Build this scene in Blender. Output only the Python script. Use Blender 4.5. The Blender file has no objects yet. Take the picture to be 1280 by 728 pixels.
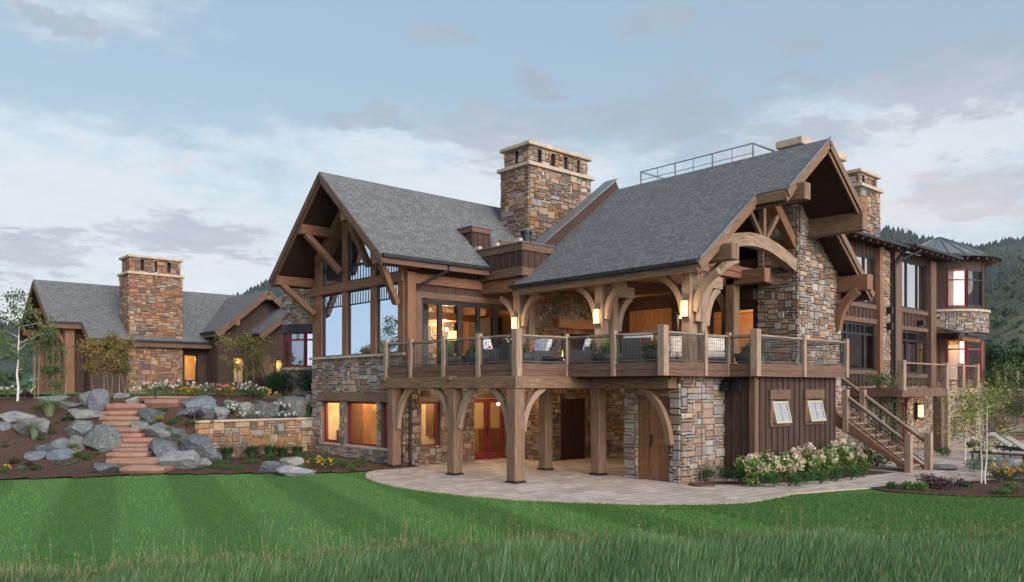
import bpy, bmesh, math, random
import numpy as np
from mathutils import Vector, Matrix, noise as mnoise
random.seed(7); RNG = np.random.default_rng(7)
scene = bpy.context.scene
COL = scene.collection
R = math.radians
# ------------------------------------------------------------------ camera
YAW = R(48.05); SN, CS = math.sin(YAW), math.cos(YAW)
F, CX, HY, HC = 990., 640., 484., 2.7
cd = bpy.data.cameras.new('camera'); cam = bpy.data.objects.new('camera', cd); COL.objects.link(cam)
cam.location = (0, 0, HC); cam.rotation_euler = (R(90), 0, -(R(90) - math.atan2(SN, CS)))
cd.sensor_width = 36; cd.lens = F / 1280 * 36; cd.shift_y = 120 / 1280; cd.clip_end = 9000; cd.clip_start = .1
scene.camera = cam
# ------------------------------------------------------------------ world: dusk sky with cloud banks
SUN_EL = 9.; SUN_ROT = 186.
W = bpy.data.worlds.new('World'); scene.world = W; W.use_nodes = True
nt = W.node_tree; N = nt.nodes; L = nt.links; N.clear()
out = N.new('ShaderNodeOutputWorld'); bg = N.new('ShaderNodeBackground'); L.new(bg.outputs[0], out.inputs[0])
bg.inputs[1].default_value = .1
sky = N.new('ShaderNodeTexSky'); sky.sky_type = 'NISHITA'; sky.sun_disc = False
sky.sun_elevation = R(SUN_EL); sky.sun_rotation = R(SUN_ROT); sky.air_density = 1.3; sky.dust_density = 1.6; sky.ozone_density = 1.6
def wmath(op, a, b=None, c=None):
    n = N.new('ShaderNodeMath'); n.operation = op
    for i, v in enumerate((a, b, c)):
        if v is None: continue
        if isinstance(v, (int, float)): n.inputs[i].default_value = v
        else: L.new(v, n.inputs[i])
    return n.outputs[0]
def wmix(f, a, b, bt='MIX'):
    n = N.new('ShaderNodeMix'); n.data_type = 'RGBA'; n.blend_type = bt
    for s, v in ((0, f), (6, a), (7, b)):
        if isinstance(v, (int, float)): n.inputs[s].default_value = v
        elif isinstance(v, tuple): n.inputs[s].default_value = v + (1,)
        else: L.new(v, n.inputs[s])
    return n.outputs[2]
tc = N.new('ShaderNodeTexCoord'); sep = N.new('ShaderNodeSeparateXYZ'); L.new(tc.outputs['Generated'], sep.inputs[0])
zz = wmath('ADD', wmath('MAXIMUM', sep.outputs[2], 0.), .12)
cmb = N.new('ShaderNodeCombineXYZ'); L.new(wmath('DIVIDE', sep.outputs[0], zz), cmb.inputs[0]); L.new(wmath('DIVIDE', sep.outputs[1], zz), cmb.inputs[1])
def wnoise(scale, detail, rough, off, dist=0.):
    mp = N.new('ShaderNodeMapping'); mp.inputs['Location'].default_value = off; L.new(cmb.outputs[0], mp.inputs[0])
    n = N.new('ShaderNodeTexNoise'); n.inputs['Scale'].default_value = scale; n.inputs['Detail'].default_value = detail
    n.inputs['Roughness'].default_value = rough; n.inputs['Distortion'].default_value = dist
    L.new(mp.outputs[0], n.inputs['Vector']); return n.outputs[0]
def wramp(v, a, b):
    n = N.new('ShaderNodeMapRange'); n.interpolation_type = 'SMOOTHSTEP'; L.new(v, n.inputs[0])
    n.inputs[1].default_value = a; n.inputs[2].default_value = b; return n.outputs[0]
def sstepn(v, a, b): return wramp(v, a, b)
def jog(off, sc, amt): return wmath('MULTIPLY', wmath('SUBTRACT', wnoise(sc, 7, .62, off, .2), .5), amt)
AZ = wmath('ADD', wmath('ARCTAN2', sep.outputs[1], sep.outputs[0]), wmath('ADD', jog((9.1, 3.3, 0), 3.5, .22), jog((2.7, 8.3, 0), 11., .10)))
EL = wmath('ADD', wmath('ARCSINE', sep.outputs[2]), wmath('ADD', jog((5.9, 1.3, 0), 3.5, .10), jog((7.7, 4.1, 0), 11., .055)))
warp = wmath('MULTIPLY', wmath('SUBTRACT', wmath('ADD', wmath('MULTIPLY', wnoise(2.3, 6, .6, (4.2, 7.7, 0), .3), .5), wmath('MULTIPLY', wnoise(6.5, 6, .6, (2.2, 3.7, 0), .2), .5)), .5), 3.9)
fine = wnoise(5.5, 6, .62, (1.3, 5.2, 0), .2)
def cloud(az, el, sa, se):
    """one cloud bank at a compass bearing and height above the horizon (degrees)"""
    da = wmath('DIVIDE', wmath('SUBTRACT', AZ, math.radians(az)), math.radians(sa)); de = wmath('DIVIDE', wmath('SUBTRACT', EL, math.radians(el)), math.radians(se))
    return wmath('SUBTRACT', 1., wmath('ADD', wmath('MULTIPLY', da, da), wmath('MULTIPLY', de, de)))
def union(lst):
    m = lst[0]
    for q in lst[1:]: m = wmath('MAXIMUM', m, q)
    return m
def bearing(px, py): return 48.05 - math.degrees(math.atan((px - CX) / F)), math.degrees(math.atan((HY - py) / math.hypot(F, px - CX)))
grey = union([cloud(*bearing(640, 165), 9, 2.3), cloud(*bearing(840, 150), 8, 3.0), cloud(*bearing(1000, 175), 5, 1.6), cloud(*bearing(1210, 95), 9, 2.6), cloud(*bearing(1250, 235), 6.5, 2.3), cloud(*bearing(235, 297), 7, 1.9), cloud(*bearing(-20, 318), 7, 1.6), cloud(*bearing(25, 300), 4, .9), cloud(*bearing(480, 150), 6, 1.2), cloud(*bearing(540, 48), 2.2, .6), cloud(*bearing(665, 100), 2.0, 1.1), cloud(*bearing(985, 48), 2., .8), cloud(*bearing(45, 22), 4, .8), cloud(*bearing(840, 30), 3, .6), cloud(*bearing(1010, 100), 3., .9),
              cloud(100, 14, 18, 3), cloud(140, 20, 26, 4), cloud(0, 18, 16, 4), cloud(190, 13, 25, 3)])
white = union([cloud(*bearing(60, 250), 20, 6.), cloud(*bearing(560, 235), 17, 5.), cloud(*bearing(1150, 210), 15, 6.), cloud(*bearing(330, 330), 18, 4.), cloud(110, 24, 40, 6), cloud(170, 15, 30, 6)])
gm = wramp(wmath('ADD', grey, wmath('ADD', warp, wmath('MULTIPLY', wmath('SUBTRACT', fine, .5), 1.1))), .08, .98); wm = wramp(wmath('ADD', white, wmath('MULTIPLY', warp, .8)), -.25, 1.0)
lowz = wramp(sep.outputs[2], .40, .03); vlow = wramp(sep.outputs[2], .22, .0)
base = wmix(.78, sky.outputs[0], (1.84, 2.48, 3.03))
base = wmix(wmath('MULTIPLY', lowz, .70), base, (3.25, 3.83, 4.22)); base = wmix(wmath('MULTIPLY', vlow, .75), base, (4.3, 4.45, 4.5))
c1 = wmix(wmath('MULTIPLY', wm, .72), base, wmix(fine, (3.58, 3.88, 4.22), (4.55, 4.71, 4.85)))
c2 = wmix(wmath('MULTIPLY', gm, .66), c1, wmix(fine, (1.55, 1.80, 2.22), (2.5, 2.72, 3.1)))
pink = union([cloud(*bearing(1265, 262), 5, 1.), cloud(*bearing(1150, 255), 9, 2.), cloud(*bearing(238, 197), 1.0, .5)])
c3 = wmix(wmath('MULTIPLY', wramp(wmath('ADD', pink, wmath('MULTIPLY', warp, .6)), .1, 1.), .30), c2, (4.46, 3.58, 3.45))
# the bright part of the dusk sky lies round the sunken sun, behind the camera
az = R(SUN_ROT)
dt = N.new('ShaderNodeVectorMath'); dt.operation = 'DOT_PRODUCT'; L.new(tc.outputs['Generated'], dt.inputs[0]); dt.inputs[1].default_value = (math.sin(az) * .97, math.cos(az) * .97, .24)
glow = wmath('POWER', wmath('MAXIMUM', dt.outputs['Value'], 0.), 1.8)
gl = N.new('ShaderNodeVectorMath'); gl.operation = 'SCALE'; gl.inputs[0].default_value = (7.5, 6.6, 6.2); L.new(glow, gl.inputs['Scale'])
L.new(wmix(1., c3, gl.outputs[0], 'ADD'), bg.inputs[0])
# ------------------------------------------------------------------ sun: low, soft, from behind and to the right
sl = bpy.data.lights.new('sun', 'SUN'); sl.energy = 2.1; sl.angle = R(45); sl.color = (1., .89, .80)
so = bpy.data.objects.new('sun', sl); COL.objects.link(so)
az = R(SUN_ROT); el = R(17)
sd = Vector((math.sin(az) * math.cos(el), math.cos(az) * math.cos(el), math.sin(el)))
so.rotation_euler = sd.to_track_quat('Z', 'Y').to_euler(); so.location = sd * 50
sky.sun_elevation = R(17)
vs = scene.view_settings; vs.view_transform = 'Standard'; vs.look = 'None'; vs.gamma = 1; vs.use_curve_mapping = False; vs.exposure = 1.06
scene.render.engine = 'CYCLES'
# ------------------------------------------------------------------ pixel helpers: a sight line met with a real plane
def ray(px, py):
    l = (px - CX) / F
    return (l * SN + CS, -l * CS + SN, (HY - py) / F)
def onX(px, py, X): r = ray(px, py); t = X / r[0]; return Vector((X, r[1] * t, HC + r[2] * t))
def onY(px, py, Y): r = ray(px, py); t = Y / r[1]; return Vector((r[0] * t, Y, HC + r[2] * t))
def onZ(px, py, z=0.): r = ray(px, py); t = (z - HC) / r[2]; return Vector((r[0] * t, r[1] * t, z))
def atD(px, d, z=0.): r = ray(px, HY); return Vector((r[0] * d, r[1] * d, z))
def sstep(a, b, x):
    t = min(1, max(0, (x - a) / (b - a))); return t * t * (3 - 2 * t)
def lerp(a, b, t): return a + (b - a) * t
TERR = 2.35
def h(x, y):
    d = x * CS + y * SN
    if x > 15.6 and y < 36: return 0. if (y < 28.9 or x > 24) else TERR
    if d > 60 or y < 18: return TERR if (y > 30 and d > 40 and x < 30) else 0.
    t = min(1, max(0, (d - 25.2) / 7.3)); left = TERR * (.35 * t + .65 * t * t * (3 - 2 * t))
    if y >= 29: right = 1.38 + (TERR - 1.38) * sstep(29.2, 32.5, y)
    else: right = .10 * sstep(23.5, 27, d * .743 + 3)
    w = sstep(9.7, 10.65, x)
    return left * (1 - w) + right * w
def gp(px, py):
    r = ray(px, py); t = 9.
    while t < 90:
        x, y, z = r[0] * t, r[1] * t, HC + r[2] * t
        if z <= h(x, y): break
        t += .05
    return Vector((x, y, h(x, y)))
# ------------------------------------------------------------------ materials
MATS = {}
class NT:
    def __init__(s, name):
        s.m = bpy.data.materials.new(name); s.m.use_nodes = True; s.t = s.m.node_tree; s.n = s.t.nodes; s.l = s.t.links
        s.b = s.n['Principled BSDF']; MATS[name] = s.m
    def new(s, k, **kw):
        n = s.n.new(k)
        for a, v in kw.items(): setattr(n, a, v)
        return n
    def put(s, sock, v):
        if isinstance(v, (int, float)): sock.default_value = v
        elif isinstance(v, tuple): sock.default_value = v + (1,) if (len(v) == 3 and sock.type == 'RGBA') else v
        else: s.l.new(v, sock)
    def uv(s): return s.new('ShaderNodeUVMap').outputs[0]
    def obj(s): return s.new('ShaderNodeTexCoord').outputs['Object']
    def geo(s): return s.new('ShaderNodeNewGeometry').outputs['Position']
    def map(s, v, scale=(1, 1, 1), rot=(0, 0, 0), loc=(0, 0, 0)):
        n = s.new('ShaderNodeMapping'); s.l.new(v, n.inputs[0]); n.inputs['Scale'].default_value = scale
        n.inputs['Rotation'].default_value = rot; n.inputs['Location'].default_value = loc; return n.outputs[0]
    def noise(s, v, scale, detail=5, rough=.55, dist=0.):
        n = s.new('ShaderNodeTexNoise'); s.l.new(v, n.inputs['Vector']); n.inputs['Scale'].default_value = scale
        n.inputs['Detail'].default_value = detail; n.inputs['Roughness'].default_value = rough; n.inputs['Distortion'].default_value = dist; return n.outputs[0]
    def ramp(s, v, *stops):
        n = s.new('ShaderNodeValToRGB'); s.l.new(v, n.inputs[0]); e = n.color_ramp.elements
        while len(e) < len(stops): e.new(.5)
        for q, (p, c) in zip(e, stops): q.position = p; q.color = (c + (1,)) if len(c) == 3 else c
        return n.outputs[0]
    def mix(s, f, a, b, bt='MIX'):
        n = s.new('ShaderNodeMix', data_type='RGBA', blend_type=bt)
        s.put(n.inputs[0], f); s.put(n.inputs[6], a); s.put(n.inputs[7], b); return n.outputs[2]
    def math(s, op, a, b=0.):
        n = s.new('ShaderNodeMath', operation=op); s.put(n.inputs[0], a); s.put(n.inputs[1], b); return n.outputs[0]
    def rng(s, v, a, b, c=0., d=1.):
        n = s.new('ShaderNodeMapRange'); s.l.new(v, n.inputs[0])
        for i, q in enumerate((a, b, c, d)): n.inputs[i + 1].default_value = q
        return n.outputs[0]
    def attr(s, name='Col'): return s.new('ShaderNodeAttribute', attribute_name=name).outputs['Color']
    def bump(s, hgt, strength=.4, dist=.02):
        n = s.new('ShaderNodeBump'); s.l.new(hgt, n.inputs['Height']); n.inputs['Strength'].default_value = strength; n.inputs['Distance'].default_value = dist
        s.l.new(n.outputs[0], s.b.inputs['Normal'])
    def fin(s, col, rough=.8, metal=0., spec=.4):
        s.put(s.b.inputs['Base Color'], col); s.put(s.b.inputs['Roughness'], rough); s.b.inputs['Metallic'].default_value = metal
        s.b.inputs['Specular IOR Level'].default_value = spec; return s.m
def M_plain(name, col, rough=.7, metal=0., var=.25, scale=6., bump=0.):
    t = NT(name); p = t.obj(); f = t.noise(p, scale, 5)
    c = t.mix(t.rng(f, .3, .7), tuple(v * (1 - var) for v in col), tuple(v * (1 + var) for v in col))
    if bump: t.bump(t.noise(p, scale * 6, 4), bump, .01)
    return t.fin(c, rough, metal)
def M_wood(name, dark, mid, light, rough=.75, bump=.35):
    t = NT(name); uv = t.uv()
    g = t.noise(t.map(uv, (1.1, 22, 1)), 1.6, 8, .62, .3)
    big = t.noise(t.map(uv, (.5, 1.6, 1)), 1.3, 4, .5)
    c = t.ramp(g, (.34, dark), (.50, mid), (.66, light))
    c = t.mix(t.rng(big, .35, .7, 0, .5), c, tuple(v * .62 for v in mid))
    crack = t.noise(t.map(uv, (.45, 26, 1)), 2.2, 3, .5)
    cm = t.rng(crack, .60, .66)
    kn = t.new('ShaderNodeTexVoronoi'); t.l.new(t.map(uv, (1.3, 5, 1)), kn.inputs[0]); kn.inputs['Scale'].default_value = 1.; c = t.mix(t.rng(kn.outputs['Distance'], .13, .05, 0, .6), c, tuple(v * .5 for v in dark))
    st = t.noise(t.map(uv, (.35, 2.2, 1)), 2., 6, .7); c = t.mix(t.rng(st, .52, .70, 0, .45), c, (mid[0] * .75, mid[0] * .70, mid[0] * .66))
    c = t.mix(t.math('MULTIPLY', cm, .7), c, tuple(v * .35 for v in dark))
    t.bump(g, bump, .012)
    return t.fin(c, rough, 0, .25)
TIMBER = M_wood('weathered_timber', (.100, .060, .037), (.185, .114, .073), (.295, .198, .138))
TIMBER2 = M_wood('pale_weathered_timber', (.165, .110, .077), (.285, .202, .148), (.44, .342, .27))
CEDAR = M_wood('cedar_timber', (.125, .058, .034), (.205, .102, .060), (.29, .16, .10))
TRIM = M_wood('brown_trim_wood', (.088, .049, .034), (.138, .081, .057), (.19, .12, .09))
SIDING = M_wood('dark_brown_siding', (.036, .021, .017), (.060, .036, .030), (.090, .057, .049))
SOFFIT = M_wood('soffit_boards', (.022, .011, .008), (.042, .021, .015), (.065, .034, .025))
INWOOD = M_wood('interior_wood', (.26, .115, .04), (.38, .18, .07), (.48, .25, .11), .6, .1)
DOORWOOD = M_wood('carved_door_wood', (.12, .052, .022), (.20, .092, .040), (.27, .135, .064), .5)
DKWOOD = M_wood('dark_cellar_door_wood', (.030, .012, .009), (.055, .022, .016), (.08, .035, .025), .6)
def M_stone(name, sc=1.):
    t = NT(name); p = t.geo(); a = t.attr()
    n1 = t.noise(p, 5.5, 8, .65); n2 = t.noise(p, 1.9, 4, .6); n3 = t.noise(p, 28, 4, .6)
    c = t.mix(t.rng(n1, .3, .72, 0, .85), a, t.mix(.5, a, (.075, .06, .055)))
    c = t.mix(t.rng(n2, .55, .75, 0, .55), c, (.30 * sc, .155 * sc, .07 * sc))
    c = t.mix(t.rng(n3, .55, .8, 0, .35), c, (.42, .39, .36))
    t.bump(t.mix(.4, n1, n3), .55, .03)
    return t.fin(c, .88, 0, .25)
STONE = M_stone('ledge_stone')
CAPST = M_plain('buff_cap_stone', (.40, .33, .26), .85, 0, .22, 5., .4)
def M_shingle():
    t = NT('asphalt_shingle'); uv = t.uv()
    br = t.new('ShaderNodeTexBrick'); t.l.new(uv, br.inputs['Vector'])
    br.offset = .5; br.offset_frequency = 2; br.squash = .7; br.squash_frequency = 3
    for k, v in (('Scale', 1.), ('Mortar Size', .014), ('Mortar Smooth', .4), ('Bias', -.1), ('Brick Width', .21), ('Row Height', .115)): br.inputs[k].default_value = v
    br.inputs['Color1'].default_value = (.086, .095, .104, 1); br.inputs['Color2'].default_value = (.178, .193, .207, 1); br.inputs['Mortar'].default_value = (.030, .032, .036, 1)  # dark gaps between tabs, widened to paint the shadow line under each course
    n = t.noise(uv, 1.1, 5, .6); g = t.noise(uv, 60, 3, .6)
    c = t.mix(t.rng(n, .3, .75, 0, .22), br.outputs['Color'], (.115, .122, .130))
    c = t.mix(t.rng(g, .35, .7, 0, .35), c, (.21, .215, .225))
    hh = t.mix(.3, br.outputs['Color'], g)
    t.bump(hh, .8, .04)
    return t.fin(c, .9, 0, .25)
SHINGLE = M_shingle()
BLACK = M_plain('black_metal', (.018, .022, .028), .45, .3, .1)
BRONZE = M_plain('dark_bronze_metal', (.05, .045, .045), .4, .7, .2)
GREYM = M_plain('grey_metal', (.26, .27, .29), .4, .8, .15)
WIRE = M_plain('steel_wire', (.10, .105, .11), .5, .5, .1)
COPPER = M_plain('aged_copper', (.14, .065, .045), .5, .6, .3)
RED = M_plain('dark_red_frame_paint', (.17, .018, .026), .45, 0, .15)
CREAM = M_plain('cream_sash_paint', (.33, .33, .26), .5, 0, .08)
DARKHOLE = M_plain('sooty_flue', (.012, .011, .011), .95)
WALLIN = M_plain('warm_plaster', (.56, .44, .26), .9, 0, .15, 2.)
ROOFMET = M_plain('standing_seam_metal', (.20, .215, .235), .42, .6, .12, 1.5)
CUSH = M_plain('pale_patterned_cushion', (.50, .54, .60), .9, 0, .35, 9., .3)
WICK = M_plain('charcoal_wicker', (.045, .045, .05), .8, 0, .3, 30., .5)
POT = M_plain('black_bowl_planter', (.03, .032, .036), .6, 0, .3)
TEAL = M_plain('teal_glazed_pot', (.03, .22, .24), .3, 0, .2)
MESHFAB = M_plain('taupe_sling_fabric', (.24, .23, .22), .85, 0, .15, 20.)
BARK = M_plain('brown_bark', (.13, .10, .08), .9, 0, .35, 14., .5)
def M_birch():
    t = NT('white_birch_bark'); p = t.obj()
    n = t.noise(t.map(p, (3, 3, 14)), 3, 4, .6)
    return t.fin(t.ramp(n, (.34, (.08, .07, .065)), (.44, (.50, .48, .46)), (.7, (.66, .64, .62))), .8)
BIRCH = M_birch()
def M_glass(name, refl, tint=(.85, .88, .9), rough=.0, gtint=(1, 1, 1), bl=.35, top=1.):
    t = NT(name); n = t.n; n.remove(t.b)
    o = n['Material Output']; tr = t.new('ShaderNodeBsdfTransparent'); gl = t.new('ShaderNodeBsdfGlossy'); mx = t.new('ShaderNodeMixShader')
    tr.inputs[0].default_value = tint + (1,); gl.inputs['Roughness'].default_value = rough; gl.inputs[0].default_value = gtint + (1,)
    fr = t.new('ShaderNodeLayerWeight'); fr.inputs[0].default_value = bl
    wob = t.new('ShaderNodeBump'); wob.inputs['Strength'].default_value = .03; wob.inputs['Distance'].default_value = .02
    t.l.new(t.noise(t.geo(), .9, 2), wob.inputs['Height']); t.l.new(wob.outputs[0], gl.inputs['Normal'])
    t.l.new(t.rng(fr.outputs['Fresnel'], 0, 1, refl, top), mx.inputs[0])
    t.l.new(tr.outputs[0], mx.inputs[1]); t.l.new(gl.outputs[0], mx.inputs[2]); t.l.new(mx.outputs[0], o.inputs[0]); return t.m
GLASS = M_glass('window_glass', .03, bl=.10, top=.5)
MIRROR = M_glass('coated_window_glass', .50, (.30, .32, .36), 0., (.62, .76, .95))
PINKGL = M_glass('bright_coated_glass', .62, (.4, .4, .42), 0., (1., .93, .94))
TOWERGL = M_glass('rosy_reflecting_glass', .16, (.6, .52, .52), 0., (.85, .70, .72), bl=.15, top=.5)
def M_emit(name, col, st):
    t = NT(name); t.b.inputs['Emission Color'].default_value = col + (1,); t.b.inputs['Emission Strength'].default_value = st
    t.fin(tuple(v * .6 for v in col), .5); return t.m
LAMP = M_emit('lit_lamp_shade', (1., .52, .17), 1.7)
BULB = M_emit('lit_bulb', (1., .70, .35), 22.)
FIRE = M_emit('flame', (1., .42, .08), 4.)
def M_leaf(name, tl=.25, rough=.7):
    t = NT(name); a = t.attr(); t.fin(a, rough, 0, .2)
    o = t.n['Material Output']; tb = t.new('ShaderNodeBsdfTranslucent'); t.l.new(a, tb.inputs[0]); mx = t.new('ShaderNodeMixShader'); mx.inputs[0].default_value = tl
    t.l.new(t.b.outputs[0], mx.inputs[1]); t.l.new(tb.outputs[0], mx.inputs[2]); t.l.new(mx.outputs[0], o.inputs[0]); return t.m
LEAF = M_leaf('leaf')
def M_attr(name, rough=.8, bump=.2, sc=12.):
    t = NT(name); a = t.attr(); n = t.noise(t.geo(), sc, 5)
    t.bump(n, bump, .02); return t.fin(t.mix(t.rng(n, .3, .7, 0, .35), a, t.mix(.6, a, (.05, .045, .04))), rough, 0, .25)
ROCKSLAB = M_attr('sandstone_slab', .85, .6, 7.)
def M_boulder():
    t = NT('boulder_stone'); p = t.geo(); a = t.attr()
    n1 = t.noise(p, 2.2, 8, .65, .4); n2 = t.noise(p, 9, 6, .65); vein = t.noise(t.map(p, (1, 1, 3.2), (.5, .4, 0)), 1.1, 3, .5, 1.2)
    c = t.mix(t.rng(n1, .32, .68), t.mix(.55, a, (.05, .06, .075)), a)
    c = t.mix(t.rng(n2, .52, .75, 0, .35), c, (.30, .31, .33))
    vm = t.math('MULTIPLY', t.rng(t.math('ABSOLUTE', t.math('SUBTRACT', vein, .5)), .010, .0), .35)
    c = t.mix(vm, c, (.55, .55, .54))
    li = t.noise(p, 1.3, 5, .6); c = t.mix(t.rng(li, .66, .72, 0, .6), c, (.34, .19, .10))
    t.bump(t.mix(.5, n1, n2), .7, .06); return t.fin(c, .85, 0, .3)
BOULDER = M_boulder()
def M_lawn():
    t = NT('mown_lawn'); p = t.geo()
    s = t.new('ShaderNodeVectorMath', operation='DOT_PRODUCT'); t.l.new(p, s.inputs[0]); s.inputs[1].default_value = (.962, -.273, 0)
    ph = t.math('ADD', t.math('MULTIPLY', s.outputs['Value'], 2 * math.pi / 2.55), .4)
    st = t.rng(t.math('SINE', ph, 0), -.35, .35)
    fall = t.new('ShaderNodeSeparateXYZ'); t.l.new(p, fall.inputs[0])
    side = t.rng(fall.outputs[0], 13., 15.5, 1., .12)
    g1 = t.noise(t.map(p, (1, 1, 1)), 26, 6, .7); g2 = t.noise(t.map(p, (1.6, .55, 1), (0, 0, R(42))), 4.5, 6, .65); g3 = t.noise(p, .5, 4)
    c = t.ramp(g2, (.25, (.042, .112, .027)), (.5, (.064, .160, .040)), (.78, (.092, .208, .057)))
    c = t.mix(t.math('MULTIPLY', t.math('MULTIPLY', st, side), .42), c, (.105, .215, .078))  # mowing stripes: sheen of the leaning grass put into the base colour
    c = t.mix(t.rng(g3, .4, .75, 0, .35), c, (.075, .15, .038))
    c = t.mix(t.rng(g1, .42, .75, 0, .6), c, (.028, .080, .018))
    t.bump(t.mix(.5, g1, g2), .9, .05); return t.fin(c, .9, 0, .15)
LAWN = M_lawn()
def M_mulch():
    t = NT('bark_mulch'); p = t.geo(); v = t.new('ShaderNodeTexVoronoi'); t.l.new(t.map(p, (1, 1, 1)), v.inputs[0]); v.inputs['Scale'].default_value = 16
    c = t.ramp(t.new('ShaderNodeSeparateColor').outputs[0] if False else t.noise(p, 22, 6, .7), (.3, (.030, .017, .013)), (.5, (.085, .050, .038)), (.72, (.21, .14, .11)))
    c = t.mix(t.rng(t.noise(p, 1.2, 4), .4, .7, 0, .5), c, (.07, .038, .03))
    t.bump(v.outputs['Distance'], .9, .06); return t.fin(c, .95, 0, .15)
MULCH = M_mulch()
def M_paver():
    t = NT('stone_pavers'); p = t.geo(); br = t.new('ShaderNodeTexBrick'); t.l.new(p, br.inputs['Vector'])
    br.offset = .42; br.squash = 1.5; br.squash_frequency = 3
    for k, v in (('Scale', 1.), ('Mortar Size', .018), ('Mortar Smooth', .3), ('Bias', 0.), ('Brick Width', .52), ('Row Height', .34)): br.inputs[k].default_value = v
    br.inputs['Color1'].default_value = (.31, .26, .23, 1); br.inputs['Color2'].default_value = (.52, .46, .42, 1); br.inputs['Mortar'].default_value = (.15, .12, .10, 1)
    n = t.noise(p, 3, 6, .6); n2 = t.noise(p, .6, 3)
    c = t.mix(t.rng(n, .35, .75, 0, .4), br.outputs['Color'], (.40, .33, .29)); c = t.mix(t.rng(n2, .4, .7, 0, .3), c, (.33, .28, .25))
    t.bump(t.mix(.5, br.outputs['Fac'], n), -.25, .02); return t.fin(c, .85, 0, .3)
PAVER = M_paver()
def M_field():
    t = NT('dry_field'); p = t.geo(); n = t.noise(p, .05, 6, .6); n2 = t.noise(p, 1.4, 6, .7)
    c = t.ramp(n, (.3, (.10, .115, .045)), (.55, (.21, .19, .095)), (.75, (.27, .235, .13)))
    c = t.mix(t.rng(n2, .4, .7, 0, .5), c, (.075, .10, .035)); return t.fin(c, .95, 0, .1)
FIELD = M_field()
def M_hill(name, a, b, c3, sc):
    t = NT(name); p = t.geo(); n = t.noise(p, sc, 8, .62); n2 = t.noise(p, sc * 7, 6, .65)
    c = t.ramp(n, (.34, a), (.5, b), (.68, c3)); c = t.mix(t.rng(n2, .50, .60, 0, .75), c, tuple(v * .42 for v in a))
    t.bump(n2, .6, 1.5); return t.fin(c, .95, 0, .1)
HILLG = M_hill('sagebrush_hillside', (.085, .105, .060), (.135, .140, .085), (.215, .195, .130), .022)
HILLF = M_hill('wooded_hillside', (.022, .042, .036), (.030, .055, .045), (.055, .075, .055), .012)
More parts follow.
